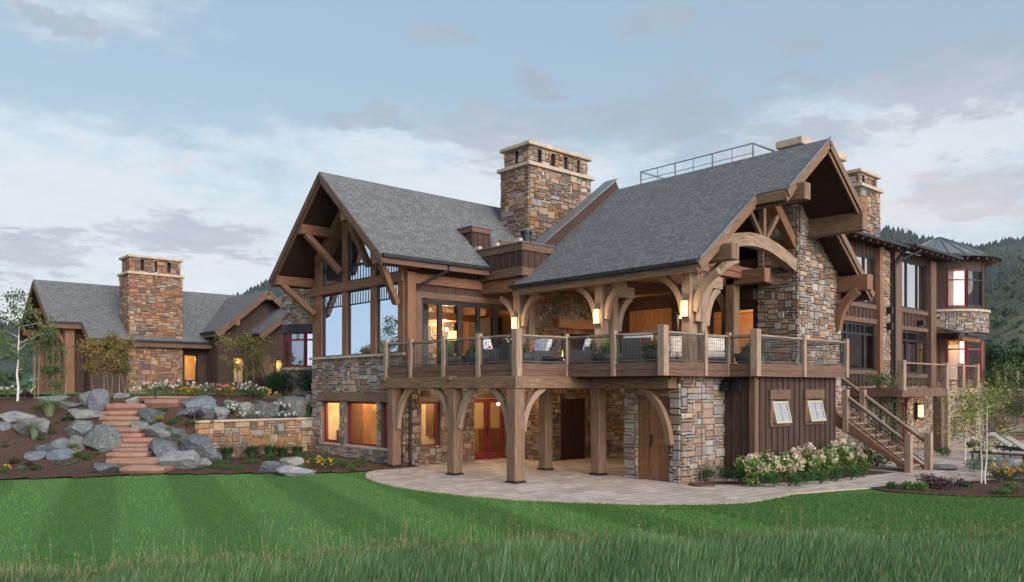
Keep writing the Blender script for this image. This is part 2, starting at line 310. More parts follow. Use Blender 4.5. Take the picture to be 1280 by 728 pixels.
# ------------------------------------------------------------------ mesh building
class MB:
    """collects faces, with UVs in metres, a colour per face and a material slot per face; build() links ONE object"""
    def __init__(s): s.v = []; s.f = []; s.uv = []; s.c = []; s.m = []
    def face(s, pts, uvs=None, col=(.5, .5, .5), m=0):
        b = len(s.v); s.v.extend(tuple(p) for p in pts); s.f.append(tuple(range(b, b + len(pts))))
        s.uv.extend(uvs if uvs else [(0, 0)] * len(pts)); s.c.append(col); s.m.append(m)
    def hexa(s, p, ax=None, col=(.5, .5, .5), m=0):
        """8 corners: 0-3 bottom ring, 4-7 top ring; ax = index pair giving the grain direction"""
        p = [Vector(q) for q in p]; g = Vector(ax).normalized() if ax is not None else None
        o = Vector((random.random() * 30, random.random() * 30))
        if g is None:
            e = [(p[1] - p[0]), (p[3] - p[0]), (p[4] - p[0])]; g = max(e, key=lambda q: q.length).normalized()
        for k, q in enumerate(((3, 2, 1, 0), (4, 5, 6, 7), (0, 1, 5, 4), (1, 2, 6, 5), (2, 3, 7, 6), (3, 0, 4, 7))):
            P = [p[i] for i in q]; n = (P[1] - P[0]).cross(P[2] - P[1])
            if n.length < 1e-9: continue
            n.normalize(); t = n.cross(g)
            if t.length < .3: t = (P[1] - P[0]).normalized(); gg = n.cross(t)
            else: t.normalize(); gg = g
            s.face(P, [(x.dot(gg) + o.x, x.dot(t) + o.y + k * 1.7) for x in P], col, m)
    def box(s, x0, x1, y0, y1, z0, z1, ax=None, col=(.5, .5, .5), m=0):
        s.hexa([(x0, y0, z0), (x1, y0, z0), (x1, y1, z0), (x0, y1, z0), (x0, y0, z1), (x1, y0, z1), (x1, y1, z1), (x0, y1, z1)], ax, col, m)
    def beam(s, a, b, w, t, up=(0, 0, 1), col=(.5, .5, .5), m=0):
        """w across, t along up"""
        a, b, up = Vector(a), Vector(b), Vector(up); d = (b - a).normalized(); sd = d.cross(up)
        if sd.length < 1e-4: sd = d.cross(Vector((1, 0, 0)))
        sd.normalize(); u = sd.cross(d).normalized(); sd *= w / 2; u *= t / 2
        s.hexa([a - sd - u, a + sd - u, a + sd + u, a - sd + u, b - sd - u, b + sd - u, b + sd + u, b - sd + u], d, col, m)
    def sweep(s, path, w, t, up, col=(.5, .5, .5), m=0):
        """rectangular section along a planar curve; up = normal of the curve's plane, w measured along it, t in the plane"""
        up = Vector(up).normalized(); path = [Vector(p) for p in path]; rings = []; o = random.random() * 20
        ln = [0]
        for i, p in enumerate(path):
            d = (path[min(i + 1, len(path) - 1)] - path[max(i - 1, 0)]).normalized(); k = d.cross(up).normalized()
            tt = t[i] if isinstance(t, (list, tuple)) else t
            rings.append([p - up * w / 2 - k * tt / 2, p + up * w / 2 - k * tt / 2, p + up * w / 2 + k * tt / 2, p - up * w / 2 + k * tt / 2])
            if i: ln.append(ln[-1] + (p - path[i - 1]).length)
        for i in range(len(path) - 1):
            for k in range(4):
                k2 = (k + 1) % 4
                s.face([rings[i][k], rings[i][k2], rings[i + 1][k2], rings[i + 1][k]], [(ln[i] + o, k * .5), (ln[i] + o, k * .5 + .3), (ln[i + 1] + o, k * .5 + .3), (ln[i + 1] + o, k * .5)], col, m)
        s.face(rings[0][::-1], None, col, m); s.face(rings[-1], None, col, m)
    def tube(s, path, r, n=6, col=(.5, .5, .5), m=0, cap=True):
        path = [Vector(p) for p in path]; rings = []; ln = 0
        for i, p in enumerate(path):
            d = (path[min(i + 1, len(path) - 1)] - path[max(i - 1, 0)])
            d = d.normalized() if d.length > 1e-6 else Vector((0, 0, 1))
            a = d.cross(Vector((0, 0, 1)) if abs(d.z) < .9 else Vector((1, 0, 0))).normalized(); b = d.cross(a)
            rr = r[i] if isinstance(r, (list, tuple)) else r
            rings.append([p + (a * math.cos(2 * math.pi * k / n) + b * math.sin(2 * math.pi * k / n)) * rr for k in range(n)])
        for i in range(len(path) - 1):
            l2 = ln + (path[i + 1] - path[i]).length
            for k in range(n):
                k2 = (k + 1) % n
                s.face([rings[i][k], rings[i][k2], rings[i + 1][k2], rings[i + 1][k]], [(ln, k * .1), (ln, k * .1 + .1), (l2, k * .1 + .1), (l2, k * .1)], col, m)
            ln = l2
        if cap: s.face(rings[0][::-1], None, col, m); s.face(rings[-1], None, col, m)
    def lathe(s, c, prof, n=24, a0=0., a1=2 * math.pi, col=(.5, .5, .5), m=0):
        """prof = (radius, z) list; full turn when a1-a0 = 2 pi"""
        c = Vector(c); full = abs(a1 - a0 - 2 * math.pi) < 1e-6; st = n if full else n + 1
        ang = [a0 + (a1 - a0) * k / n for k in range(st)]
        rg = [[c + Vector((r * math.cos(a), r * math.sin(a), z)) for a in ang] for r, z in prof]
        for i in range(len(prof) - 1):
            for k in range(n):
                k2 = (k + 1) % st
                u0, u1 = ang[k] * prof[i][0], (ang[k] + (a1 - a0) / n) * prof[i][0]
                s.face([rg[i][k], rg[i][k2], rg[i + 1][k2], rg[i + 1][k]], [(prof[i][1], u0), (prof[i][1], u1), (prof[i + 1][1], u1), (prof[i + 1][1], u0)], col, m)
    def leaves(s, P, size, cols, asp=.55, flat=.0, m=0):
        """one small leaf-shaped quad per point, turned at random"""
        P = np.asarray(P, float); n = len(P)
        if n == 0: return
        a = RNG.normal(size=(n, 3)); a /= np.linalg.norm(a, axis=1)[:, None]
        b = RNG.normal(size=(n, 3)); b[:, 2] *= (1 - flat); a[:, 2] *= (1 - flat)
        b -= (b * a).sum(1)[:, None] * a; b /= np.linalg.norm(b, axis=1)[:, None] + 1e-9
        sz = (np.asarray(size) * RNG.uniform(.65, 1.25, n))[:, None]
        A = a * sz * .5; B = b * sz * .5 * asp
        V = np.stack([P - A, P + B, P + A, P - B], 1).reshape(-1, 3)
        o = len(s.v); s.v.extend(map(tuple, V.tolist()))
        s.f.extend([(o + 4 * i, o + 4 * i + 1, o + 4 * i + 2, o + 4 * i + 3) for i in range(n)])
        s.uv.extend([(0, 0)] * (4 * n)); s.c.extend([tuple(c) for c in np.asarray(cols)[:, :3].tolist()]); s.m.extend([m] * n)
    def build(s, name, mats, parent=None, bevel=0., smooth=False):
        me = bpy.data.meshes.new(name); me.from_pydata(s.v, [], s.f)
        if not isinstance(mats, (list, tuple)): mats = [mats]
        for q in mats: me.materials.append(q)
        uv = me.uv_layers.new(name='UVMap'); uv.data.foreach_set('uv', np.asarray(s.uv, np.float32).ravel())
        at = me.attributes.new('Col', 'FLOAT_COLOR', 'FACE'); cc = np.ones((len(s.f), 4), np.float32); cc[:, :3] = np.asarray(s.c, np.float32).reshape(-1, 3)
        at.data.foreach_set('color', cc.ravel()); me.polygons.foreach_set('material_index', np.asarray(s.m, np.int32))
        if smooth: me.polygons.foreach_set('use_smooth', np.ones(len(s.f), bool))
        me.update(); o = bpy.data.objects.new(name, me); COL.objects.link(o)
        if parent is not None: o.parent = parent; o.matrix_parent_inverse = INV.get(parent.name, Matrix())
        if bevel or smooth:
            bm = bmesh.new(); bm.from_mesh(me); bmesh.ops.remove_doubles(bm, verts=bm.verts, dist=1e-4); bm.to_mesh(me); bm.free()
        if bevel:
            b = o.modifiers.new('bevel', 'BEVEL'); b.width = bevel; b.segments = 1; b.limit_method = 'ANGLE'
        return o
INV = {}
def tag(o, label=None, cat=None, group=None, kind=None):
    for k, v in (('label', label), ('category', cat), ('group', group), ('kind', kind)):
        if v: o[k] = v
    return o
def empty(name, loc=(0, 0, 0), label=None, cat=None, group=None, rz=0.):
    o = bpy.data.objects.new(name, None); COL.objects.link(o); o.location = loc; o.rotation_euler.z = rz; o.empty_display_size = .2
    INV[o.name] = (Matrix.Translation(loc) @ Matrix.Rotation(rz, 4, 'Z')).inverted() if False else Matrix()
    return tag(o, label, cat, group)
def root(name, label, cat, group=None):          # parts of a root at the world origin are built in world coordinates
    return empty(name, (0, 0, 0), label, cat, group)
# ---- planes: 'X' faces -X (towards the camera's left), 'Y' faces -Y (towards its right); 'x' and 'y' face the other way
def PL(plane, c, a, z, off=0.):
    return {'X': (c - off, a, z), 'x': (c + off, a, z), 'Y': (a, c - off, z), 'y': (a, c + off, z)}[plane]
def pbox(mb, plane, c, a0, a1, z0, z1, o0, o1, ax=None, col=(.5, .5, .5), m=0):
    p = PL(plane, c, a0, z0, o0); q = PL(plane, c, a1, z1, o1)
    mb.box(min(p[0], q[0]), max(p[0], q[0]), min(p[1], q[1]), max(p[1], q[1]), min(p[2], q[2]), max(p[2], q[2]), ax, col, m)
def cells(a0, a1, z0, z1, holes):
    A = sorted({a0, a1, *[min(max(v, a0), a1) for q in holes for v in q[:2]]}); Z = sorted({z0, z1, *[min(max(v, z0), z1) for q in holes for v in q[2:]]})
    for i in range(len(A) - 1):
        for j in range(len(Z) - 1):
            ca, cz = (A[i] + A[i + 1]) / 2, (Z[j] + Z[j + 1]) / 2
            if not any(q[0] < ca < q[1] and q[2] < cz < q[3] for q in holes): yield A[i], A[i + 1], Z[j], Z[j + 1]
def wall(mb, plane, c, a0, a1, z0, z1, holes=(), th=.3, col=(.12, .095, .075), m=0, ax=None):
    for q in cells(a0, a1, z0, z1, holes): pbox(mb, plane, c, *q, 0, -th, ax, col, m)
PAL = [((.30, .17, .095), 3), ((.35, .255, .185), 3), ((.235, .25, .275), 3), ((.17, .115, .09), 3), ((.35, .345, .345), 1.6), ((.245, .125, .075), 2), ((.105, .095, .095), 1.3), ((.385, .31, .235), 1.6), ((.28, .22, .19), 3)]
PAL_GREY = [((.31, .205, .135), 2), ((.33, .26, .21), 3), ((.285, .305, .335), 4), ((.21, .165, .145), 3), ((.37, .365, .37), 2.5), ((.24, .145, .10), 1.3), ((.15, .145, .15), 1.5), ((.40, .325, .25), 1.8), ((.27, .24, .225), 3)]
PAL_RUST = [((.32, .16, .085), 4), ((.35, .235, .15), 3), ((.22, .225, .24), 1.6), ((.17, .10, .08), 3), ((.31, .275, .26), 1), ((.26, .115, .07), 3), ((.115, .09, .085), 1.3), ((.37, .28, .19), 1.6)]
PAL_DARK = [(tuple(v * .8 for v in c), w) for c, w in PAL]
def packing(Wd, Hg, gu, gv, blocked, wmax=4, hmax=3):
    nu, nv = max(1, round(Wd / gu)), max(1, round(Hg / gv)); gu, gv = Wd / nu, Hg / nv
    full = [[blocked((i + .5) * gu, (j + .5) * gv) for i in range(nu)] for j in range(nv)]
    for j in range(nv):
        for i in range(nu):
            if full[j][i]: continue
            w = random.choices(range(1, wmax + 1), [2, 3, 3.2, 2.2, 1.2, 1][:wmax])[0]; hh = random.choices(range(1, hmax + 1), [3.4, 3, 1.3, .6][:hmax])[0]
            ww = 0
            while ww < w and i + ww < nu and not full[j][i + ww]: ww += 1
            h2 = 1
            while h2 < hh and j + h2 < nv and not any(full[j + h2][i + k] for k in range(ww)): h2 += 1
            for b in range(h2):
                for a in range(ww): full[j + b][i + a] = True
            yield i * gu, (i + ww) * gu, j * gv, (j + h2) * gv
def stone(mb, fn, Wd, Hg, holes=(), inside=None, pal=PAL, gu=.125, gv=.09, out=.06, wmax=4, hmax=3, m=0):
    """irregular ashlar blocks laid over a face: fn(u, v, off) gives the point, holes are (u0,u1,v0,v1)"""
    cs, ws = [p[0] for p in pal], [p[1] for p in pal]
    def blk(u, v):
        return any(q[0] < u < q[1] and q[2] < v < q[3] for q in holes) or (inside is not None and not inside(u, v))
    for u0, u1, v0, v1 in packing(Wd, Hg, gu, gv, blk, wmax, hmax):
        g = random.uniform(.005, .011); p = random.uniform(.35, 1.) * out; i = random.uniform(.008, .02)
        c = random.choices(cs, ws)[0]; k = random.uniform(.78, 1.2); c = tuple(lerp(x, y, .08) for x, y in zip(c, (.25, .195, .155))); c = tuple(min(.6, x * k * w_ * random.uniform(.94, 1.06)) for x, w_ in zip(c, (1.0, .955, .90)))
        sk = random.uniform(-.012, .012); j = lambda: random.uniform(-.016, .016)
        B = [(u0 + g, v0 + g), (u1 - g, v0 + g + sk), (u1 - g, v1 - g + sk), (u0 + g, v1 - g)]
        T = [(u0 + g + i + j(), v0 + g + i + j()), (u1 - g - i + j(), v0 + g + i + j()), (u1 - g - i + j(), v1 - g - i + j()), (u0 + g + i + j(), v1 - g - i + j())]
        b = [fn(u, v, -.002) for u, v in B]; t = [fn(u, v, p + random.uniform(-.2, .2) * p) for u, v in T]
        mb.face(t, None, c, m)
        for a in range(4):
            a2 = (a + 1) % 4; mb.face([b[a], b[a2], t[a2], t[a]], None, c, m)
def stone_wall(mb, plane, c, a0, a1, z0, z1, holes=(), th=.3, pal=PAL, inside=None, **kw):
    if inside is None: wall(mb, plane, c, a0, a1, z0, z1, holes, th)
    flip = plane in ('X', 'y')
    def fn(u, v, off): return PL(plane, c, (a1 - u) if flip else (a0 + u), z0 + v, off)
    if flip: hs = [(a1 - q[1], a1 - q[0], q[2] - z0, q[3] - z0) for q in holes]
    else: hs = [(q[0] - a0, q[1] - a0, q[2] - z0, q[3] - z0) for q in holes]
    ins = (lambda u, v: inside((a1 - u) if flip else (a0 + u), z0 + v)) if inside else None
    stone(mb, fn, a1 - a0, z1 - z0, hs, ins, pal, **kw)
def battens(mb, plane, c, a0, a1, z0, z1, holes=(), sp=.30, w=.06, th=.03, top=None, m=0):
    """board and batten: flat boards with raised strips, each board its own tone of grain"""
    n = max(1, round((a1 - a0) / sp)); s = (a1 - a0) / n
    for k in range(n):
        b0, b1 = a0 + k * s, a0 + (k + 1) * s
        zt = z1 if top is None else min(top(b0), top(b1))
        for q in cells(b0, b1, z0, zt, holes): pbox(mb, plane, c, q[0], q[1], q[2], q[3], 0, -.06, (0, 0, 1), m=m)
    for k in range(n + 1):
        a = a0 + k * s; a_0, a_1 = max(a0, a - w / 2), min(a1, a + w / 2)
        zt = z1 if top is None else top(a)
        for q in cells(a_0, a_1, z0, zt, holes): pbox(mb, plane, c, q[0], q[1], q[2] + .002, q[3] - .002, th, -.001, (0, 0, 1), m=m)
def lapboards(mb, plane, c, a0, a1, z0, z1, holes=(), sp=.24, m=0, top=None):
    n = max(1, round((z1 - z0) / sp)); s = (z1 - z0) / n
    for k in range(n):
        zb, zt = z0 + k * s, z0 + (k + 1) * s
        aa0, aa1 = a0, a1
        if top is not None:
            aa0, aa1 = top(zb + s / 2)
            if aa1 - aa0 < .05: continue
        for q in cells(aa0, aa1, zb, zt, holes):
            pts = [PL(plane, c, q[0], q[2], .035), PL(plane, c, q[1], q[2], .035), PL(plane, c, q[1], q[2], -.08), PL(plane, c, q[0], q[2], -.08), PL(plane, c, q[0], q[3], .006), PL(plane, c, q[1], q[3], .006), PL(plane, c, q[1], q[3], -.08), PL(plane, c, q[0], q[3], -.08)]
            mb.hexa(pts, Vector(pts[1]) - Vector(pts[0]), m=m)
def window(parent, plane, c, a0, a1, z0, z1, nv=1, vs_=(), hs_=(), grid=None, fr=BLACK, gl=GLASS, w=.07, dep=.10, name='window', sub=True, inset=.05, bar=.025):
    """one window: a frame with stiles, rails and bars, its pane set behind"""
    f = MB(); o0, o1 = .02 - inset, .02 - inset - dep
    pbox(f, plane, c, a0, a0 + w, z0, z1, o0, o1); pbox(f, plane, c, a1 - w, a1, z0, z1, o0, o1)
    pbox(f, plane, c, a0 + w, a1 - w, z0, z0 + w, o0, o1); pbox(f, plane, c, a0 + w, a1 - w, z1 - w, z1, o0, o1)
    for v in vs_: pbox(f, plane, c, v - w * .6, v + w * .6, z0 + w, z1 - w, o0 - .004, o1)
    for v in hs_: pbox(f, plane, c, a0 + w, a1 - w, v - w * .5, v + w * .5, o0 - .008, o1)
    if grid:
        ga0, ga1, gz0, gz1, ga, gz = grid
        for k in range(1, ga): x = ga0 + (ga1 - ga0) * k / ga; pbox(f, plane, c, x - bar / 2, x + bar / 2, gz0, gz1, o0 - .02, o1 + .02)
        for k in range(1, gz): z = gz0 + (gz1 - gz0) * k / gz; pbox(f, plane, c, ga0, ga1, z - bar / 2, z + bar / 2, o0 - .022, o1 + .022)
    fo = f.build(name, fr, parent)
    p = MB(); p.face([PL(plane, c, a0 + .01, z0 + .01, (o0 + o1) / 2), PL(plane, c, a1 - .01, z0 + .01, (o0 + o1) / 2), PL(plane, c, a1 - .01, z1 - .01, (o0 + o1) / 2), PL(plane, c, a0 + .01, z1 - .01, (o0 + o1) / 2)])
    p.build('pane', gl, fo); return fo
def bez(a, b, c, n=10):
    a, b, c = Vector(a), Vector(b), Vector(c); return [a * (1 - t) ** 2 + b * 2 * t * (1 - t) + c * t * t for t in [k / n for k in range(n + 1)]]
def brace(parent, foot, top, mat, w=.16, t=.22, bulge=.75, name='bracket'):
    """curved knee brace from a post (foot) out to a beam (top)"""
    foot, top = Vector(foot), Vector(top); hz = Vector((top.x - foot.x, top.y - foot.y, 0)); hz_n = hz.normalized()
    ctl = foot + Vector((0, 0, (top.z - foot.z) * bulge)) + hz * .12
    mb = MB(); mb.sweep(bez(foot, ctl, top), w, t, hz_n.cross(Vector((0, 0, 1)))); return mb.build(name, mat, parent)
def one(name, mat, parent, fn, bevel=0., smooth=False):
    mb = MB(); fn(mb); return mb.build(name, mat, parent, bevel, smooth)
def each(name, mat, parent, boxes, bevel=0.):
    for b in boxes: one(name, mat, parent, lambda m: m.box(*b), bevel)
def post(parent, x, y, z0, z1, w, mat, name='timber_post', bevel=.02, w2=None):
    w2 = w2 or w; return one(name, mat, parent, lambda m: m.box(x - w / 2, x + w / 2, y - w2 / 2, y + w2 / 2, z0, z1, (0, 0, 1)), bevel)
def timber(parent, a, b, w, t, mat, name='timber_beam', bevel=.015, up=(0, 0, 1)):
    return one(name, mat, parent, lambda m: m.beam(a, b, w, t, up), bevel)
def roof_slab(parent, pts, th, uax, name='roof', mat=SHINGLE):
    """pts = planar outline of the top, counter-clockwise from above; uax = level direction of the courses"""
    pts = [Vector(p) for p in pts]; n = (pts[1] - pts[0]).cross(pts[2] - pts[1]).normalized()
    if n.z < 0: pts = pts[::-1]; n = -n
    u = Vector(uax).normalized(); v = n.cross(u)
    mb = MB(); mb.face(pts, [(p.dot(u), p.dot(v)) for p in pts])
    lo = [p - n * th for p in pts]
    mb.face(lo[::-1], [(p.dot(u), p.dot(v)) for p in lo[::-1]])
    for i in range(len(pts)):
        j = (i + 1) % len(pts); mb.face([lo[i], lo[j], pts[j], pts[i]], [(.1, .1), (.2, .1), (.2, .2), (.1, .2)])
    return mb.build(name, mat, parent)
def soffit(parent, pts, top_off, th, uax, mat=SOFFIT, name='soffit'):
    pts = [Vector(p) for p in pts]; n = (pts[1] - pts[0]).cross(pts[2] - pts[1]).normalized()
    if n.z < 0: pts = pts[::-1]; n = -n
    return roof_slab(parent, [p - n * top_off for p in pts], th, Vector(uax), name, mat)
def point(name, loc, power, col=(1., .66, .34), r=.08, parent=None):
    l = bpy.data.lights.new(name, 'POINT'); l.energy = power; l.color = col; l.shadow_soft_size = r
    o = bpy.data.objects.new(name, l); o.location = loc; COL.objects.link(o); return o
def chimney(parent, x0, x1, y0, y1, z0, zl, zt, nY, nX, pal=PAL, name='chimney', gu=.13, gv=.098):
    """stone stack: shaft up to the ledge zl, then a crown of piers between openings under a slab"""
    mb = MB()
    mb.box(x0, x1, y0, y1, z0, zl, col=(.09, .08, .07))
    for pl, c, a0, a1 in (('X', x0, y0, y1), ('Y', y0, x0, x1), ('x', x1, y0, y1), ('y', y1, x0, x1)):
        b = MB.__new__(MB); stone_wall(mb, pl, c, a0, a1, z0, zl, pal=pal, gu=gu, gv=gv, inside=lambda a, z: True)
    i = .10; zc = zt - .16; X0, X1, Y0, Y1 = x0 + i, x1 - i, y0 + i, y1 - i
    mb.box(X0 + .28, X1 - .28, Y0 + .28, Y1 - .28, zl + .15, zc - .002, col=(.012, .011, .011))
    for pl, c, a0, a1, n in (('X', X0, Y0, Y1, nX), ('Y', Y0, X0, X1, nY), ('x', X1, Y0, Y1, nX), ('y', Y1, X0, X1, nY)):
        sp = (a1 - a0) / (n + .6); hw = .11; hs = []
        for k in range(n): m = a0 + sp * (k + .8); hs.append((m - hw, m + hw, zl + .24, zc - .06))
        d = 0 if pl in 'Xx' else .25
        for q in cells(a0 + d, a1 - d, zl + .15, zc, hs): pbox(mb, pl, c, *q, 0, -.25, None, (.10, .085, .075))
        stone_wall(mb, pl, c, a0, a1, zl + .15, zc, hs, pal=pal, gu=.11, gv=.1, inside=lambda a, z: True)
    o = mb.build(name, STONE, parent)
    one('ledge', CAPST, o, lambda m: m.box(x0 - .14, x1 + .14, y0 - .14, y1 + .14, zl, zl + .15), .02)
    one('cap', CAPST, o, lambda m: m.box(x0 - .06, x1 + .06, y0 - .06, y1 + .06, zc, zt), .03)
    return o
# ------------------------------------------------------------------ ground, lawn, patio
def structure(o): o['kind'] = 'structure'; return o
def sheet(name, pts, z, mat, step=None):
    mb = MB(); mb.face([(x, y, z) for x, y in pts]); return structure(mb.build(name, mat))
def grid(name, xs, ys, fz, mat, keep=None):
    mb = MB(); idx = {}
    for x in xs:
        for y in ys: idx[x, y] = len(mb.v); mb.v.append((x, y, fz(x, y)))
    for i in range(len(xs) - 1):
        for j in range(len(ys) - 1):
            if keep and not keep((xs[i] + xs[i + 1]) / 2, (ys[j] + ys[j + 1]) / 2): continue
            mb.f.append((idx[xs[i], ys[j]], idx[xs[i + 1], ys[j]], idx[xs[i + 1], ys[j + 1]], idx[xs[i], ys[j + 1]])); mb.uv.extend([(0, 0)] * 4); mb.c.append((.5, .5, .5)); mb.m.append(0)
    return structure(mb.build(name, mat, smooth=True))
def frange(a, b, s): n = max(1, round((b - a) / s)); return [a + (b - a) * k / n for k in range(n + 1)]
gx = [-2500, -1500, -600, -250, -120, -70, -45] + frange(-30, 18, .5)[:-1] + frange(18, 48, 2.)[:] + [60, 90, 150, 300, 700, 1500, 2500]
gy = [-2000, -1000, -300, -100, -40, -15, -5, 0, 5, 10, 15, 18, 20] + frange(21, 28.5, .5) + [28.88, 28.97] + frange(29.25, 36, .5) + [40, 50, 60, 75, 100, 160, 300, 700, 1500, 2500]
gx = sorted(set(gx + [9.7, 10.65, 15.58, 15.62, 46.4, 46.5]))
def hg(x, y):
    if x < -30 or x > 40: pass
    z = h(x, y)
    if x * CS + y * SN > 60: z = 1.2 if x < 40 else 0
    if x > 46.45: z = max(z, 2.3)
    return z - .05
grid('ground', gx, gy, hg, FIELD)
# mown lawn
bedline = [onZ(px, py) for px, py in ((-160, 606), (0, 600), (100, 597), (185, 593.5), (260, 592.5), (330, 592), (400, 592), (460, 589))]
patio_edge = [onZ(*p) for p in [(465, 590), (461, 594), (463, 598), (475, 603), (495, 608), (520, 612), (580, 619), (640, 624), (720, 628), (800, 630), (880, 630), (930, 628), (965, 622), (990, 617), (1050, 612), (1085, 610)]]
bed_r = [onZ(*p) for p in [(1088, 611), (1110, 615), (1150, 618), (1200, 620.5), (1280, 622), (1400, 624)]]
lawn_pts = [(p.x, p.y) for p in bedline] + [(15.1, 23.), (22, 14), (23.3, 9.4), (26.5, 5.), (40, -6), (14, -20), (-14, 6), (-12, 40)]
sheet('lawn', lawn_pts, -.012, LAWN)
pat = [(p.x, p.y) for p in patio_edge] + [(22.6, 9.1), (24.2, 8.3), (27.4, 7.2), (33, 1.), (46, -6), (46, 15), (33, 16), (24, 24), (15, 24)]
sheet('patio', pat, .006, PAVER)
one('patio_edge_course', CAPST, None, lambda m: [m.beam(patio_edge[i] + Vector((0, 0, -.02)), patio_edge[i + 1] + Vector((0, 0, -.02)), .22, .07, m=0) for i in range(len(patio_edge) - 1)])['kind'] = 'structure'
# planting beds
grid('planting_bed', [v for v in gx if -14 < v < 24], [v for v in gy if 20 < v < 41], lambda x, y: h(x, y) + .025, MULCH,
     lambda x, y: (y > 21.6) and (x * CS + y * SN < 33.5) and (x < 15.6 or y > 29) and y > np.interp(x, [p.x for p in bedline], [p.y for p in bedline]) - .1)
sheet('planting_bed', [(p.x, p.y) for p in bed_r] + [(40, -3), (32.6, .9), (27.3, 7.), (24.1, 8.1), (22.5, 8.95)], .018, MULCH)
sheet('planting_bed', [(18.5, 13.2), (18.75, 12.5), (20.2, 11.6), (21.6, 11.1), (23.5, 10.75), (25.6, 10.5), (25.7, 12.3), (20.4, 12.3)], .018, MULCH)
# upper terrace lawn in front of the far house
sheet('terrace_lawn', [onZ(p, 1, TERR)[:2] if False else tuple(atD(p, d)[:2]) for p, d in ((-60, 33.4), (240, 33.2), (330, 34.), (330, 45), (-60, 46))], TERR + .03, LAWN)
# hills
def hill(name, pxs, d0, d1, d2, crest, mat, base=0., rough=.06, n=44, seed=1):
    mb = MB(); P = []
    ds = [lerp(d0, d1, k / 26) for k in range(27)] + [lerp(d1, d2, k / 5) for k in range(1, 6)]
    for i in range(n + 1):
        px = lerp(pxs[0], pxs[1], i / n); top = np.interp(px, [c[0] for c in crest], [c[1] for c in crest])
        for d in ds:
            q = atD(px, d); zt = (HY - top) / F * d1 + HC
            t = (d - d0) / (d1 - d0) if d <= d1 else 1 - .5 * (d - d1) / (d2 - d1)
            z = base + (zt - base) * (t ** 1.25 if d <= d1 else t)
            z += (mnoise.fractal(Vector((q.x, q.y, seed * 77.)) / (d1 * .16), 1., 2., 5) * rough) * zt * min(1, t * 3) * (.35 if d >= d1 * .97 else 1)
            P.append((q.x, q.y, z))
    m = len(ds)
    for i in range(n):
        for j in range(m - 1): mb.f.append((i * m + j, (i + 1) * m + j, (i + 1) * m + j + 1, i * m + j + 1)); mb.uv.extend([(0, 0)] * 4); mb.c.append((.5,) * 3); mb.m.append(0)
    mb.v = P; o = mb.build(name, mat, smooth=True); structure(o); return o, P
hill('hill', (1330, -420), 520, 1500, 2300, [(-700, 430), (-150, 424), (0, 409), (35, 404), (70, 412), (110, 418), (230, 396), (300, 372), (335, 356), (352, 350), (380, 356), (430, 380), (900, 330), (1060, 300), (1112, 288), (1140, 296), (1180, 306), (1225, 311), (1262, 303), (1290, 301), (1340, 308)], HILLF, seed=2, n=120)
o_, HP = hill('hill', (1130, 1700), 130, 420, 700, [(1130, 470), (1180, 425), (1218, 396), (1240, 368), (1262, 349), (1280, 331), (1330, 300), (1500, 250), (1700, 240)], HILLG, rough=.035, seed=5, n=50)
# ================================================================== MAIN HOUSE
H = root('main_house', 'large stone and timber lodge with grey shingle gables and a wraparound upper deck', 'house')
XA, YA, YN = 15.3, 22.45, 29.0            # west wall, south wall, north end of the left gable block
DZ = 3.27                                 # deck floor
# ---- lower stone walls
wy = [onX(p, 530, XA).y for p in (402, 425, 432, 472.5)]
low_w = [(wy[1], wy[0], .55, 2.17), (wy[3], wy[2], .55, 2.17), (22.78, 23.95, .55, 2.17)]
mb = MB(); stone_wall(mb, 'X', XA, YA, YN, -.3, 3.78, [(a, b, c - .0, d) for a, b, c, d in low_w], pal=PAL_GREY)
SA = mb.build('stone_wall', STONE, H)
one('sill', CAPST, SA, lambda m: m.box(XA - .12, XA + .25, YA - .05, YN + .08, 3.78, 3.88), .01)
one('lintel', TIMBER, SA, lambda m: m.box(XA - .09, XA + .1, YA - .06, wy[0] + .18, 2.17, 2.50, (0, 1, 0)), .01)
for a, b, c, d in low_w:
    window(H, 'X', XA, a, b, c, d, fr=RED, gl=GLASS, inset=.16, w=.085)
    one('sill', CAPST, SA, lambda m: m.box(XA - .07, XA + .1, a - .05, b + .05, c - .09, c - .003))
lw2 = [(15.97, 16.78, .62, 2.17), (18.30, 19.86, 0., 2.28)]
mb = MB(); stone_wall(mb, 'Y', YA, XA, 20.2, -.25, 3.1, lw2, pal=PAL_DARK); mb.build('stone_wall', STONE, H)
window(H, 'Y', YA, 15.97, 16.78, .62, 2.17, fr=RED, gl=GLASS, inset=.16, w=.07)
fd = MB()
for a in (18.30, 19.09):
    for q in ((a, a + .11, .02, 2.26), (a + .64, a + .765, .02, 2.26), (a + .11, a + .64, .02, .24), (a + .11, a + .64, 2.12, 2.26)): pbox(fd, 'Y', YA, *q, -.12, -.20)
fd = fd.build('door', RED, H); pn = MB(); pn.face([PL('Y', YA, a, z, -.16) for a, z in ((18.31, .1), (19.85, .1), (19.85, 2.2), (18.31, 2.2))]); pn.build('pane', GLASS, fd)
one('handle', BLACK, fd, lambda m: m.box(19.02, 19.05, YA + .06, YA + .12, .95, 1.2))
